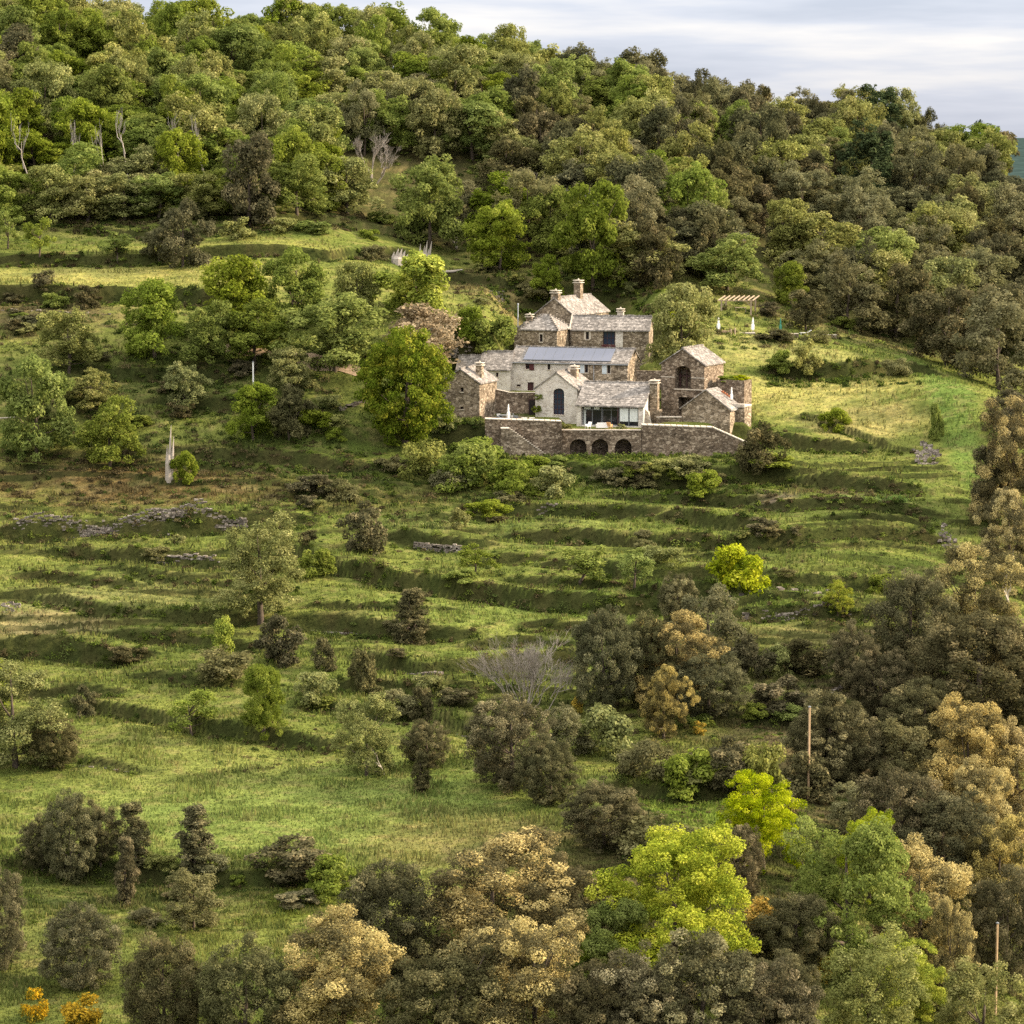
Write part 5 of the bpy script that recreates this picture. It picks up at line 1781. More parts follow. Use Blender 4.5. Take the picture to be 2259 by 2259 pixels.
S_ = [
 ('shrub', 530, 1256, 72, 1162, 'shrub', 'dark upright shrub above the young airy tree'),
 ('shrub', 612, 1264, 46, 1205, 'shrub', 'small dark shrub right of the dark upright one'),
 ('limeshrub', 423, 1230, 36, 1168, 'shrub', 'small yellow green pointed shrub on the left terraces'),
 ('shrub', 686, 1042, 82, 955, 'shrub', 'round dark shrub with tan tips on the terrace left of centre'),
 ('shrub', 684, 1312, 60, 1228, 'shrub', 'dark upright shrub right of the purple brown thicket'),
 ('oliveshrub', 600, 1325, 75, 1270, 'shrub', 'grey green loose shrub left of the dark upright one'),
 ('greyshrub', 430, 1285, 110, 1235, 'thicket', 'purple brown bramble thicket on the left terraces'),
 ('shrub', 160, 1350, 40, 1297, 'shrub', 'small dark shrub at the left above the lower meadow'),
 ('shrub', 798, 1362, 50, 1297, 'shrub', 'small dark shrub over the stone line in the middle'),
 ('greyshrub', 745, 1350, 70, 1310, 'thicket', 'brown bramble left of the small dark shrub in the middle'),
 ('shrub', 1434, 910, 78, 826, 'shrub', 'dark round bush at the lower end of the sloping farm wall'),
 ('greenshrub', 972, 935, 105, 872, 'shrub', 'green bush at the left foot of the retaining wall'),
 ('oliveshrub', 800, 905, 90, 836, 'shrub', 'pale green bush under the big round tree'),
 ('greenshrub', 925, 664, 78, 606, 'shrub', 'green bush behind the slab roofed shed'),
 ('dryshrub', 810, 680, 140, 580, 'thicket', 'dry beige thicket above the round tree'),
 ('oliveshrub', 1518, 708, 54, 652, 'elder_bush', 'flowering elder bush with cream heads on the spur'),
 ('greenshrub', 1468, 706, 36, 668, 'shrub', 'smaller green shrub left of the flowering elder'),
 ('greenshrub', 1575, 815, 50, 775, 'shrub', 'green shrub on the bank of the sunlit spur'),
 ('greenshrub', 1765, 830, 30, 765, 'shrub', 'dark green shrub beside the path on the spur'),
 ('shrub', 1415, 1275, 80, 1203, 'shrub', 'dark shrub at the left end of the row right of the central group'),
 ('shrub', 1515, 1275, 90, 1205, 'shrub', 'dark shrub at the right end of the row right of the central group'),
 ('oliveshrub', 1465, 1275, 55, 1220, 'shrub', 'olive shrub between the two dark ones of the row'),
 ('shrub', 1462, 1345, 100, 1280, 'shrub', 'dark low shrub left of the bare utility pole'),
 ('oliveshrub', 1140, 1430, 100, 1340, 'shrub', 'grey olive shrub right of the olive brown oak by the meadow'),
 ('greyshrub', 1220, 1470, 110, 1395, 'shrub', 'brown green bramble shrub above the green strip'),
 ('greenshrub', 1290, 1490, 100, 1420, 'shrub', 'leafy green shrub with orange flowers around'),
 ('shrub', 1375, 1490, 95, 1400, 'shrub', 'grey blue shrub left of the stony gully'),
 ('oliveshrub', 1440, 1500, 80, 1410, 'shrub', 'olive grey shrub right of the grey blue one'),
 ('greyshrub', 1235, 1620, 130, 1545, 'thicket', 'brown dead bramble bank left above the lime chestnut'),
 ('broomshrub', 68, 1925, 46, 1865, 'broom_bush', 'orange yellow broom in the bottom left corner'),
 ('broomshrub', 150, 1950, 80, 1880, 'broom_bush', 'wider orange broom right of the corner one'),
 ('broomshrub', 1545, 1850, 50, 1795, 'broom_bush', 'orange shrub under the large green chestnut'),
 ('broomshrub', 1438, 1760, 70, 1690, 'broom_bush', 'rusty orange shrub right of the lime chestnut'),
 ('broomshrub', 1318, 1385, 26, 1362, 'broom_bush', 'tiny orange broom right of the central group'),
 ('broomshrub', 1088, 1345, 22, 1315, 'broom_bush', 'tiny orange broom at the left foot of the central group'),
 ('shrub', 85, 555, 50, 522, 'shrub', 'dark bush on the lower rim of the upper meadow'),
 ('shrub', 165, 580, 45, 540, 'shrub', 'dark bush below the upper meadow rim, right of the first'),
 ('greyshrub', 700, 490, 60, 465, 'shrub', 'rusty brown bush at the right end of the upper meadow'),
 ('oliveshrub', 450, 450, 60, 412, 'shrub', 'silver green bush at the wood edge behind the upper meadow'),
 ('greenshrub', 885, 640, 55, 585, 'shrub', 'green bush right of the dry beige thicket'),
 ('greenshrub', 348, 915, 42, 862, 'shrub', 'green sprouts around the foot of the broken trunk'),
 ('oliveshrub', 870, 1000, 40, 965, 'shrub', 'pale little bush on the terrace left of the ruined stone heap'),
 ('greenshrub', 595, 1085, 70, 1040, 'shrub', 'low dark green bush right of the tall pale tree'),
 ('greenshrub', 1320, 930, 60, 890, 'shrub', 'dark green bush on the bank below the retaining wall'),
 ('greenshrub', 1012, 900, 60, 866, 'shrub', 'green bush between the cottage foot and the stair'),
 ('greenshrub', 895, 872, 80, 828, 'shrub', 'green bush at the right foot of the big round tree'),
 ('oliveshrub', 1050, 935, 80, 880, 'shrub', 'pale green bush below the landing of the stair'),
 ('greenshrub', 860, 920, 90, 860, 'shrub', 'green bush on the slope under the round tree, left of the wall'),
 ('shrub', 1528, 1505, 95, 1418, 'shrub', 'brown green shrub hiding the foot of the bare utility pole'),
 ('greenshrub', 905, 905, 90, 838, 'shrub', 'green bush climbing the left end of the terrace wall'),
 ('greenshrub', 1045, 880, 48, 862, 'shrub', 'low green bush at the wall foot left of the arched niches'),
 ('oliveshrub', 1255, 882, 60, 866, 'shrub', 'low olive bush at the wall foot right of the arched niches'),
 ('greenshrub', 1665, 1120, 45, 1085, 'shrub', 'deep green bush at the right end of the stone terrace line'),
 ('shrub', 560, 1670, 130, 1600, 'thicket', 'dark bramble bank above the rich golden oak'),
 ('greenshrub', 630, 1690, 110, 1620, 'thicket', 'yellow green bramble bank left of the brown foreground oak'),
 ('shrub', 1410, 1810, 90, 1740, 'shrub', 'dark brown shrub under the right side of the lime chestnut'),
 ('greenshrub', 1360, 1640, 110, 1570, 'shrub', 'green leafy shrub between meadow bank and cream brown oak'),
]
for t in S_:
    place(*t[:6], t[6], 'shrub')

# extra fill bushes on the banks and among the terraces
fz = [('shrub', 'dark green'), ('greyshrub', 'brownish'), ('greenshrub', 'leafy green'), ('oliveshrub', 'pale olive')]
fr = random.Random(77)
zones = [((0, 560), (330, 640), 14, 'below the upper meadow'), ((30, 660), (640, 850), 26, 'under the chestnuts left of the farm'), ((560, 880), (1000, 990), 16, 'on the slope under the round tree'),
         ((1040, 880), (1480, 930), 16, 'on the bank under the retaining wall'), ((1100, 950), (1750, 1110), 14, 'on the terraces below the farm'), ((200, 1020), (1100, 1260), 14, 'on the left terraces'),
         ((380, 1290), (880, 1400), 8, 'on the banks above the lower meadow'), ((1150, 1340), (1560, 1560), 18, 'among the shrubs right of the lower meadow'),
         ((60, 1640), (620, 1760), 12, 'along the lower left bank'), ((860, 500), (1240, 600), 14, 'on the rough slope above the farm'), ((1330, 560), (1700, 650), 14, 'along the wood edge near the pergola'),
         ((1450, 690), (1760, 720), 5, 'on the banks of the spur'), ((1130, 1650), (1560, 1880), 12, 'in the shade among the lime chestnuts'), ((760, 320), (960, 480), 14, 'in the clearing on the hill'), ((380, 405), (760, 455), 12, 'along the back of the upper meadow')]
for (a, b, n, where) in zones:
    for i in range(int(n * .7)):
        k, adj = fz[fr.randrange(4)]
        u, v = fr.uniform(a[0], b[0]), fr.uniform(a[1], b[1])
        s = fr.uniform(18, 50) * (1 if v > 900 else .8)
        if 1020 < u < 1430 and 560 < v < 870: continue
        place(k, u, v, s * fr.uniform(1.2, 2.0), v - s * fr.uniform(.5, .9), 'bush', f'{adj} low bush {where}', 'bush', f'{adj} bushes {where}')

# ------------------------------------------------------------------ dead and bare trees
B_ = [
 ('bare_tree', 990, 1345, 1178, 130, 'bare grey many stemmed shrub left of the central tree group', 'greytwig', 7, 3),
 ('bare_tree', 1000, 1345, 1195, 70, 'inner bare branches within the grey many stemmed shrub', 'greytwig', 4, 8),
 ('dead_tree', 198, 352, 225, 51, 'thickest of the bleached dead trees in the left wood', 'deadwood', 1, 11),
 ('dead_tree', 250, 352, 202, 57, 'bleached dead tree right of the thickest one in the left wood', 'deadwood', 1, 12),
 ('dead_tree', 130, 352, 225, 34, 'slim bleached dead tree left of the thickest one', 'deadwood', 1, 13),
 ('dead_tree', 52, 352, 215, 41, 'bleached dead tree nearest the left edge', 'deadwood', 1, 14),
 ('dead_tree', 335, 352, 212, 69, 'pale bare tree with fan of branches in the left wood', 'deadwood', 1, 15),
 ('dead_tree', 388, 352, 215, 39, 'pale bare tree at the right end of the dead row', 'deadwood', 1, 16),
 ('dead_tree', 705, 345, 238, 66, 'pinkish bare tree in the wood above the forward bright chestnut', 'greytwig', 3, 17),
 ('dead_tree', 1075, 450, 355, 50, 'bare bleached top left in the bare topped chestnut', 'deadwood', 2, 18),
 ('dead_tree', 1128, 440, 352, 45, 'bare bleached top right in the bare topped chestnut', 'deadwood', 2, 19),
 ('dead_tree', 862, 470, 400, 50, 'grey dead snag right of the forward bright chestnut', 'deadwood', 2, 20),
 ('dead_tree', 1550, 490, 430, 60, 'bleached bent dead tree in the brown wood at right', 'deadwood', 2, 21),
 ('dead_tree', 1610, 400, 330, 46, 'small bleached dead tree high on the right slope', 'deadwood', 1, 22),
 ('dead_tree', 1390, 480, 420, 80, 'grey bare branches over the wide dark green chestnut', 'greytwig', 3, 23),
 ('dead_tree', 1700, 1850, 1770, 40, 'bare pale twigs inside the lime green lower tree', 'deadwood', 2, 24),
 ('dead_tree', 1915, 1160, 1030, 30, 'pale leaning bare trunk at the right edge among the tan oaks', 'deadwood', 1, 25),
 ('dead_tree', 1000, 400, 322, 70, 'grey bare tree behind the half leafed oak', 'greytwig', 2, 26),
 ('dead_tree', 730, 1465, 1400, 60, 'fallen bare branch at the foot of the olive green loose tree', 'deadwood', 1, 27),
 ('dead_tree', 1650, 1560, 1470, 80, 'tan bare shrub above the large green chestnut', 'twig', 4, 28),
]
for (nm, u, vb, vt, wd, lab, mt, stems, seed) in B_:
    bare_tree(nm, u, vb, vt, wd, lab, mt, seed=seed, stems=stems, dens=1.15 if mt == 'deadwood' else 1.5)


def broken_trunk(name, label, u, vb, vt, wpx, n=5, lean=0.0, cat='dead trunk'):
    P = ground(u, vb); px = F / depth(P) / K
    H, Wd = (vb - vt) / px, wpx / px
    m = MB(); rr = random.Random(int(u))
    for i in range(n):
        x = (i / max(n - 1, 1) - .5) * Wd * .8; h = H * rr.uniform(.55, 1) if i != n // 2 else H
        y = rr.uniform(-.2, .2)
        m.tube([(x * .7, y, -.5), (x * .9 + lean * h * .4, y, h * .5), (x + lean * h, y * 1.3, h)], [Wd / n * .75, Wd / n * .6, .03], 6)
    m.tube([(0, 0, -.5), (0, 0, H * .3), (lean * .3, 0, H * .45)], [Wd * .42, Wd * .38, Wd * .25], 8)
    o = m.build(name, M['deadwood']); o.location = P; tag(o, label, cat)


broken_trunk('broken_trunk', 'tall broken bleached trunk on the rusty slope at the left', 319, 905, 803, 15, 3, .05)
broken_trunk('splintered_stump', 'splintered grey stump with upright spikes above the very bright chestnut', 800, 500, 455, 26, 6, .1)
broken_trunk('splintered_stump', 'lower pale splintered stump left of the spiky one', 752, 498, 470, 34, 5, .25)
P = ground(855, 530)
m = MB(); m.tube([(-1.8, 0, .25), (0, .15, .3), (1.6, .05, .6)], [.22, .2, .12], 7)
o = m.build('fallen_log', M['deadwood']); o.location = P; tag(o, 'bleached fallen log on the slope above the round tree', 'log')
P = ground(15, 805)
m = MB(); m.tube([(-2, 0, .9), (1, 0, 1.1)], [.12, .08], 6); m.tube([(-1.4, 0, -.2), (-1.3, 0, .9)], [.1, .1], 6)
o = m.build('fallen_branch', M['deadwood']); o.location = P; tag(o, 'pale broken branch at the left edge under the round bright chestnut', 'branch')

# ivy on the barn
for (X, Yv, s, lab) in ((1050, 1268, .55, 'upper leafy vine clump on the left edge of the white barn'), (1035, 1388, .65, 'lower leafy vine clump on the left edge of the white barn')):
    x, z = Dh.front(*Z1(X, Yv))
    p = Dh.o + Dh.dx * x - Dh.dy * .15
    put('greenshrub', p[0], p[1], Dh.o[2] + z - s * .6, s * 2.2, s * 1.3, 'climbing_vine', lab, 'vine')
p = at(*Z1(1480, 1530), 403)
x, z = I.front(*Z2(1560, 985))
p = I.o + I.dx * 3.4 + I.dy * 1.5
put('limeshrub', p[0], p[1], I.o[2] + I.He - .2, 2.4, .9, 'wall_plant', 'yellow green plants on top of the roofless enclosure wall', 'plant')
p = I.o + I.dx * 1.4 + I.dy * 1.5
put('greenshrub', p[0], p[1], I.o[2] + I.He - .2, 3.0, .8, 'wall_plant', 'green plants along the roofless enclosure wall beside the arched barn', 'plant')
for X, lab in ((1330, 'leafy shrub against the left side of the glazed wing terrace'), (1890, 'grassy shrub at the right end of the glazed terrace')):
    p = at(*Z1(X, 1575), 401.0)
    put('oliveshrub', p[0], 401.0, -5.6, 1.6, .8, 'terrace_shrub', lab, 'shrub')
for (X, Yv, lab) in ((60, 1440, 'pale flowered bush left of the stone cottage foot'), (170, 1490, 'green bush on the terrace edge below the stone cottage')):
    p = at(*Z1(X, Yv + 90), 402.0)
    put('oliveshrub', p[0], 402.0, gz(p[0], 402.0) - .2, 3.2, 2.2, 'terrace_shrub', lab, 'shrub')

# ------------------------------------------------------------------ the wood on the hill
EDGE_U = [-200, 0, 400, 700, 735, 760, 900, 960, 1180, 1250, 1500, 1600, 1700, 1750, 1850, 2100]
EDGE_V = [415, 412, 405, 392, 375, 300, 320, 470, 525, 540, 560, 590, 640, 670, 740, 780]
wr = random.Random(21)
done = [(bpy.data.objects[o.name].location.x, bpy.data.objects[o.name].location.y) for o in COL.objects if o.get('category') == 'tree' and o.location.y > 455]
dead = [(o.location.x, o.location.y) for o in COL.objects if o.get('category') == 'dead tree' and o.location.y > 470]
ADJ = {'chestnut': ('green', 'chestnut_tree'), 'lightchestnut': ('pale green', 'chestnut_tree'), 'leafing': ('brown half leafed', 'oak_tree'), 'holm': ('dark olive', 'oak_tree'),
       'greyholm': ('grey green', 'oak_tree'), 'pine': ('dark layered', 'pine_tree'), 'lime': ('bright green', 'chestnut_tree')}
for u, vb, wd_, vt in ((20, 418, 110, 322), (95, 420, 105, 315), (165, 418, 115, 330), (235, 416, 110, 332), (300, 412, 110, 330), (375, 414, 110, 330), (430, 408, 90, 322), (560, 405, 120, 300), (655, 402, 120, 300), (610, 395, 100, 290)):
    k_ = 'chestnut' if u % 2 == 0 else 'lightchestnut'
    o = place(k_, u, vb, wd_, vt, 'chestnut_tree', f'{ADJ[k_][0]} chestnut low in the wood over the upper meadow', 'tree', f'{ADJ[k_][0]} chestnuts low in the wood over the upper meadow')
    done.append((o.location.x, o.location.y))
yy = 474.0
row = 0
while yy < 632:
    half = (1130 + 160) / F * yy * 1.03
    stp = 8.0 + (yy - 474) * .018
    x = -half + (row % 2) * stp * .5
    while x < half * 1.02:
        px_ = x + wr.uniform(-.38, .38) * stp
        py_ = yy + wr.uniform(-.38, .38) * stp
        x += stp
        z = gz(px_, py_)
        dep = depth((px_, py_, z))
        u = (CX + px_ / dep * F) / K
        dz = (z - CAMZ) * ct + py_ * st
        v = (CY - dz / dep * F) / K
        if v > np.interp(u, EDGE_U, EDGE_V) - 6: continue
        if py_ > 575 and u > 1872: continue
        if any((px_ - a) ** 2 + (py_ - b) ** 2 < 18 for a, b in done): continue
        if any(abs(px_ - a) < 4.5 and -4 < b - py_ < 9 for a, b in dead): continue
        right = float(sstep(np.array([u + (v - 250) * .5]), 850, 1250)[0])
        nz = float(vn(np.array([px_ * .045]), np.array([py_ * .045]), 77)[0]) * .5 + wr.random() * .5
        if wr.random() < right:
            kind = 'holm' if nz < .31 else ('leafing' if nz < .48 else ('greyholm' if nz < .60 else ('lightchestnut' if nz < .76 else 'chestnut')))
            if u > 1450 and v < 420 and wr.random() < .08: kind = 'pine'
        else:
            kind = 'chestnut' if nz < .56 else ('lightchestnut' if nz < .74 else ('leafing' if nz < .86 else ('holm' if nz < .92 else 'greyholm')))
        zone = ('on the skyline ridge' if py_ > 602 else ('high in the wood' if py_ > 560 else ('in the middle of the wood' if py_ > 515 else 'low in the wood')))
        side = 'over the upper meadow' if u < 700 else ('above the farm' if u < 1330 else 'above the spur')
        adj, nm = ADJ[kind]
        wd = wr.uniform(7.5, 13.5) * (.85 if kind in ('holm', 'greyholm', 'leafing') else 1) * (.8 if kind == 'pine' else 1)
        hg = wr.uniform(7.5, 14.5) * (.85 if kind == 'holm' else 1) * (1.15 if kind == 'pine' else 1)
        sp = nm.split('_')[0]
        put(kind, px_, py_, z - .4, wd, hg, nm, f'{adj} {sp} {zone} {side}', 'tree', f'{adj} {sp}s {zone} {side}')
    yy += stp * .92
    row += 1

# ------------------------------------------------------------------ dry stone terrace walls
def stone_row(label, pts, h, name='dry_stone_wall', gap=.12, cat='wall'):
    P = [ground(u, v) for u, v in pts]
    m = MB(); rr = random.Random(int(pts[0][0]))
    for a, b in zip(P[:-1], P[1:]):
        a, b = np.array(a), np.array(b)
        Ln = np.linalg.norm((b - a)[:2]); d = (b - a)[:2] / Ln
        nrm = np.array((-d[1], d[0]))
        for lay in range(max(1, int(h / .22))):
            s = 0
            while s < Ln:
                w_ = rr.uniform(.28, .8)
                if rr.random() > gap:
                    q = a[:2] + d * (s + w_ / 2) + nrm * (lay * .06 + rr.uniform(-.06, .1))
                    zb_ = float(zf([q[0]], [q[1] - .5])[0]) - .1 + lay * .22
                    hh = rr.uniform(.16, .27)
                    e1, e2 = d * w_ * .47, nrm * rr.uniform(.2, .32)
                    j = lambda: rr.uniform(-.04, .04)
                    c = [q - e1 - e2, q + e1 - e2, q + e1 + e2, q - e1 + e2]
                    m.add([(p[0] + j(), p[1] + j(), zb_) for p in c] + [(p[0] + j(), p[1] + j(), zb_ + hh + j()) for p in c],
                          [(3, 2, 1, 0), (4, 5, 6, 7), (0, 1, 5, 4), (1, 2, 6, 5), (2, 3, 7, 6), (3, 0, 4, 7)])
                s += w_
    o = m.build(name, M['rock']); tag(o, label, cat)


stone_row('long dry stone terrace wall below the rusty slope at the left', [(25, 1016), (130, 1014), (250, 1008), (380, 1002), (460, 1000)], 1.8, gap=.12)
stone_row('broken dry stone wall under the long one at the left', [(295, 1060), (345, 1062), (405, 1072)], 1.1, gap=.15)
stone_row('short dry stone wall on the terrace below the round dark shrub', [(780, 1036), (870, 1044)], 1.2)
stone_row('half buried stone wall above the purple brown thicket', [(585, 1190), (640, 1192), (700, 1196)], .5, gap=.4)
stone_row('stone wall remnant in the middle terraces left of the bare shrub', [(760, 1268), (840, 1282)], .5, gap=.4)
stone_row('stone terrace wall under the lime yellow bush', [(1400, 1170), (1500, 1170), (1600, 1166)], 1.1, gap=.2)
stone_row('line of pale stones in the lower meadow by the olive oak', [(150, 1446), (205, 1450), (258, 1460)], .35, gap=.4, name='stone_line')
stone_row('stone edging curving round the green strip right of the meadow', [(1195, 1543), (1225, 1560), (1265, 1572)], .4, gap=.3, name='stone_line')
stone_row('stones under the dark shrub at the right end of the lower meadow', [(820, 1372), (900, 1388)], .4, gap=.35, name='stone_line')
stone_row('stone wall under the row of dark shrubs right of the central group', [(1440, 1240), (1530, 1240)], .5, gap=.3)
stone_row('stony path steps in the gully beside the utility pole', [(1490, 1470), (1500, 1510), (1535, 1540)], .25, gap=.4, name='stone_line')
stone_row('pale stone steps left of the shaded oaks', [(1570, 1310), (1592, 1296)], .5, gap=.0, name='stone_line')
stone_row('ruined stone wall stub on the terraces below the retaining wall', [(1012, 972), (1050, 970)], 1.4, gap=.05)
stone_row('brown stone bank under the sandy track left of the round tree', [(640, 775), (665, 768), (690, 760)], .9, gap=.3)
stone_row('stone bank below the upper meadow at the left', [(0, 585), (110, 590), (230, 596)], .5, gap=.55)
stone_row('stone terrace line left of the tiny young tree', [(1330, 1112), (1450, 1116), (1560, 1116)], .5, gap=.6)


def rock_heap(label, u, v, ru, rv, n, s):
    x0, y0, z0 = ground(u, v)
    px = F / y0 / K
    ya, yb = ground(u, v + rv)[1], ground(u, v - rv)[1]
    m = MB(); rr = random.Random(int(u + v))
    for i in range(n):
        a, r_ = rr.uniform(0, 6.28), rr.random() ** .6
        x, y = x0 + math.cos(a) * r_ * ru / px, y0 + math.sin(a) * r_ * (yb - ya) / 2
        z = gz(x, y); k = s * rr.uniform(.4, 1.3)
        vs = []
        for (sx, sy, sz) in ((-1, -1, -.5), (1, -1, -.5), (1, 1, -.5), (-1, 1, -.5), (-.8, -.7, .6), (.7, -.8, .7), (.8, .7, .5), (-.7, .8, .6)):
            vs.append((x + sx * k * rr.uniform(.5, .8), y + sy * k * rr.uniform(.5, .8), z + sz * k * rr.uniform(.5, .9)))
        m.add(vs, [(3, 2, 1, 0), (4, 5, 6, 7), (0, 1, 5, 4), (1, 2, 6, 5), (2, 3, 7, 6), (3, 0, 4, 7)])
    o = m.build('rock_heap', M['rock']); tag(o, label, 'rocks', None, 'stuff')


rock_heap('heap of pinkish grey rubble beside the path on the spur', 1748, 858, 26, 22, 90, .45)
rock_heap('stony rubble on the path edge by the oaks at right', 1790, 1025, 18, 28, 60, .4)
rock_heap('loose stones on the slope above the big round tree', 945, 565, 22, 14, 40, .4)
rock_heap('pale stones under the dry beige thicket', 850, 655, 50, 18, 60, .4)
rock_heap('scattered stones on the left terrace edge', 20, 1145, 16, 10, 20, .4)
rock_heap('stones scattered by the tall pale tree', 200, 1000, 200, 14, 40, .25)
# ------------------------------------------------------------------ sandy track
pts = [ground(u, v) for u, v in ((425, 660), (470, 664), (505, 668), (545, 678), (590, 687), (640, 692), (680, 706), (700, 720))]
vs, fs = [], []
for i, p in enumerate(pts):
    for s in (-1.0, -.35, .35, 1.0):
        yy_ = p[1] + s * (1.5 + .4 * math.sin(i * 2.1))
        vs.append((p[0], yy_, gz(p[0], yy_) + .10))
for i in range(len(pts) - 1):
    for k in range(3):
        fs.append((i * 4 + k, i * 4 + k + 1, (i + 1) * 4 + k + 1, (i + 1) * 4 + k))
M['sand'] = plain_mat('sandy_track', (.42, .31, .21), 1, .25, 1.5, 0)
b_ = MB(); b_.add(vs, fs)
tag(b_.build('path', M['sand']), 'sandy farm track under the chestnuts', None, None, 'structure')

# ------------------------------------------------------------------ grass, herbs and scrub
rng = np.random.default_rng(8)


def house_mask(x, y):
    inh = (x > -3.6) & (x < 29) & (y > 398.6) & (y < 412.5)
    inh |= (x > -8) & (x < 22) & (y >= 412.5) & (y < 431)
    inh |= (x > 0) & (x < 22) & (y >= 431) & (y < 462)
    inh |= (x > 20) & (x < 36) & (y > 402) & (y < 418)
    return inh


def scatter(n, y0, y1, power=1.6):
    """points on the slope, denser near the viewer side"""
    t = rng.random(n)
    a, b = y0 ** (1 - power), y1 ** (1 - power)
    y = (a + (b - a) * t) ** (1 / (1 - power))
    x = (rng.random(n) * 2 - 1) * (y * .193 + 3)
    return x, y


def blades(x, y, hgt, wid, col, lean=.5):
    n = len(x)
    z = zf(x, y)
    a = rng.random(n) * 2 * math.pi
    ca, sa = np.cos(a), np.sin(a)
    l = rng.random(n) * 2 * math.pi
    la = hgt * lean * rng.random(n)
    w2 = wid * .5
    p0 = np.stack([x - ca * w2, y - sa * w2, z - .04], 1)
    p1 = np.stack([x + ca * w2, y + sa * w2, z - .04], 1)
    p2 = np.stack([x + np.cos(l) * la + ca * w2 * .5, y + np.sin(l) * la + sa * w2 * .5, z + hgt], 1)
    p3 = np.stack([x + np.cos(l) * la - ca * w2 * .5, y + np.sin(l) * la - sa * w2 * .5, z + hgt * .9], 1)
    v = np.stack([p0, p1, p2, p3], 1).reshape(-1, 3)
    return v, np.repeat(col, 4, 0)


x, y = scatter(330000, 205, 474, 2.2)
k = ~house_mask(x, y)
x, y = x[k], y[k]
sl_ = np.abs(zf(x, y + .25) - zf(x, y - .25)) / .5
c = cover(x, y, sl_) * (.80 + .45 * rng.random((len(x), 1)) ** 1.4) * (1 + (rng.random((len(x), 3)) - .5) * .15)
tall = fbm(x * .22, y * .3, 61, 3)
h = (.10 + .30 * rng.random(len(x))) * (.5 + 1.3 * sstep(tall, .4, .72))
wdt = (.10 + .12 * rng.random(len(x))) * (y / 300)
v, vc = blades(x, y, h, wdt, c)
me = mesh_np('grass', v, faces4=np.arange(len(v)).reshape(-1, 4), color=vc, mat=M['grass'])
tag(link(bpy.data.objects.new('grass', me)), 'long spring grass and herbs covering the terraced slope', None, None, 'stuff')

# scrub along banks: small leaf sprays in many low mounds
mx, my, mr, mh, mc = [], [], [], [], []
dk = [np.array(q) for q in ((.045, .065, .016), (.07, .09, .025), (.075, .06, .03), (.10, .085, .04), (.06, .085, .014), (.12, .15, .03))]
for tx, ty, drop in TL:
    Ln = tx[-1] - tx[0]
    n = int(max(6, Ln * 2.2 * (1.0 + drop * .5)))
    sx = rng.uniform(tx[0] - 2, tx[-1] + 2, n)
    sy = np.interp(sx, tx, ty) + rng.normal(size=n) * .6 - .7
    for a, b in zip(sx, sy):
        dens = vn(np.array([a * .12]), np.array([b * .2]), 91)[0]
        if rng.random() > .25 + dens: continue
        mx.append(a); my.append(b); mr.append(rng.uniform(.3, .95) * (.6 + .3 * drop)); mh.append(rng.uniform(.25, .75) * (.5 + .35 * drop)); mc.append(dk[rng.integers(len(dk))] * rng.uniform(.7, 1.3))
# thickets of the rougher parts: (u0,u1,v0,v1,count,size,colour ids)
for (u0, u1, v0, v1, n, s, ids) in ((0, 560, 850, 990, 420, .8, (2, 3, 2, 0)), (560, 1020, 850, 985, 420, .8, (0, 1, 4, 2)), (1020, 1480, 868, 940, 330, .8, (0, 4, 1, 4)), (0, 640, 560, 850, 620, .9, (0, 1, 3, 4)),
                                    (0, 700, 405, 440, 200, 1.0, (0, 2, 3)), (860, 1240, 480, 600, 330, .9, (3, 1, 2, 5)), (1150, 1560, 1300, 1560, 420, .7, (0, 2, 3, 4, 5)), (40, 640, 1610, 1760, 300, .6, (0, 1, 4)),
                                    (1120, 1932, 1560, 1900, 600, .7, (2, 3, 0)), (1330, 1760, 560, 660, 260, .9, (1, 3, 5, 0)), (1440, 1740, 700, 730, 120, .8, (0, 4)), (740, 960, 300, 480, 240, .9, (1, 3, 5)), (1560, 1932, 1150, 1560, 400, .8, (2, 0)),
                                    (100, 1700, 1000, 1300, 520, .5, (0, 1, 3, 5)), (1430, 1740, 925, 960, 120, .6, (5, 5, 3, 2)), (400, 1000, 1280, 1460, 160, .5, (0, 1, 2))):
    for i in range(n):
        u, v_ = rng.uniform(u0, u1), rng.uniform(v0, v1)
        # land point from the base surface (cheap)
        mx.append(u); my.append(v_); mr.append(-s * rng.uniform(.5, 1.5)); mh.append(s * rng.uniform(.25, .8)); mc.append(dk[ids[rng.integers(len(ids))]] * rng.uniform(.7, 1.35))
for i in range(150):
    mx.append(rng.uniform(-6, 34)); my.append(397.2 + rng.normal() * .6); mr.append(rng.uniform(.3, .9)); mh.append(rng.uniform(.25, .9)); mc.append(dk[(0, 4, 1, 5)[rng.integers(4)]] * rng.uniform(.8, 1.4))
for x0_, x1_, y0_, y1_, n_ in ((-15, -4.2, 398, 405, 170), (29.5, 38, 400.8, 409, 130), (-4, 10, 460, 474, 90), (17, 27, 444, 470, 90), (-16, -7, 408, 424, 110)):
    for i in range(n_):
        mx.append(rng.uniform(x0_, x1_)); my.append(rng.uniform(y0_, y1_)); mr.append(rng.uniform(.3, .9)); mh.append(rng.uniform(.2, .8)); mc.append(dk[(0, 4, 1, 5)[rng.integers(4)]] * rng.uniform(.8, 1.5))
mx, my, mr, mh, mc = map(np.array, (mx, my, mr, mh, mc))
sel = mr < 0
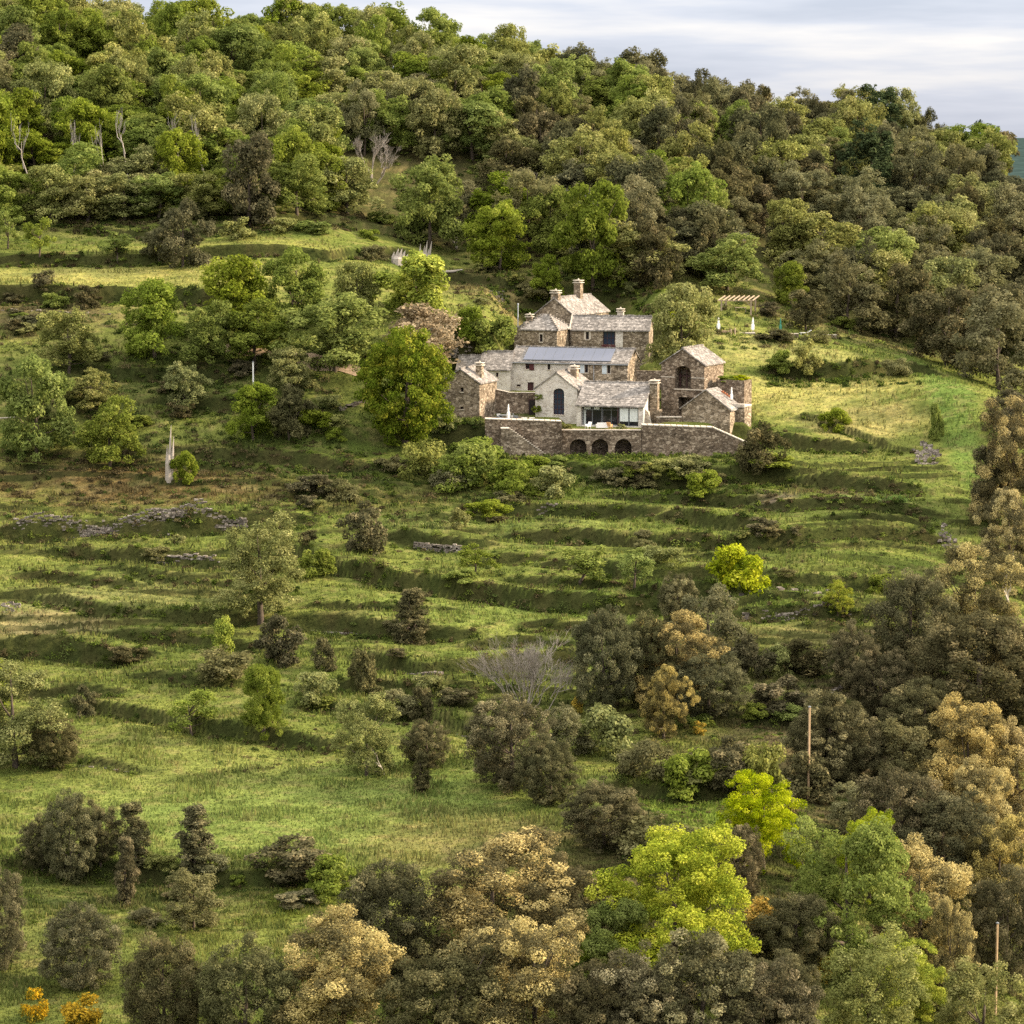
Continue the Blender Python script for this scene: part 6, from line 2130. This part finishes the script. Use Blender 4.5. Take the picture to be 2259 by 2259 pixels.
# pixel spots -> land: interpolate a coarse table of sight-line hits
tu = np.arange(-40, 2001, 60.0); tv = np.arange(280, 1960, 20.0)
tabx = np.zeros((len(tv), len(tu))); taby = np.zeros_like(tabx)
for j, v_ in enumerate(tv):
    for i, u in enumerate(tu):
        tabx[j, i], taby[j, i] = base_hit(u, v_)
fi = np.clip((mx[sel] - tu[0]) / 60, 0, len(tu) - 1.001); fj = np.clip((my[sel] - tv[0]) / 20, 0, len(tv) - 1.001)
i0, j0 = fi.astype(int), fj.astype(int); a, b = fi - i0, fj - j0
bl = lambda T: T[j0, i0] * (1 - a) * (1 - b) + T[j0, i0 + 1] * a * (1 - b) + T[j0 + 1, i0] * (1 - a) * b + T[j0 + 1, i0 + 1] * a * b
mx[sel], my[sel] = bl(tabx), bl(taby)
mr = np.abs(mr)
ok = ~house_mask(mx, my)
mx, my, mr, mh, mc = mx[ok], my[ok], mr[ok], mh[ok], mc[ok]
mz = zf(mx, my)
nl = 70
n = len(mx)
kk = np.repeat(np.arange(n), nl)
d = unit(rng.normal(size=(n * nl, 3))); d[:, 2] = np.abs(d[:, 2])
rad = (.35 + .7 * rng.random(n * nl) ** .7)[:, None]
p = np.stack([mx[kk], my[kk], mz[kk] - .1], 1) + d * rad * np.stack([mr[kk], mr[kk] * .8, mh[kk] * 1.2], 1)
nr = unit(d * .8 + rng.normal(size=d.shape) * .6 + np.array([0, 0, .4]))
t = unit(np.cross(nr, rng.normal(size=d.shape))); bb = np.cross(nr, t)
s = (.16 + .16 * rng.random(n * nl))[:, None] * (my[kk] / 330)[:, None]
v = np.stack([p - t * s * .5, p - bb * s * .3, p + t * s * .5, p + bb * s * .3], 1).reshape(-1, 3)
col = np.repeat(mc[kk] * (.65 + .75 * rng.random((n * nl, 1))), 4, 0)
me = mesh_np('undergrowth', v, faces4=np.arange(len(v)).reshape(-1, 4), color=col, mat=LM['scrub'])
tag(link(bpy.data.objects.new('undergrowth', me)), 'low brambles, ferns and scrub along the terrace banks', None, None, 'stuff')
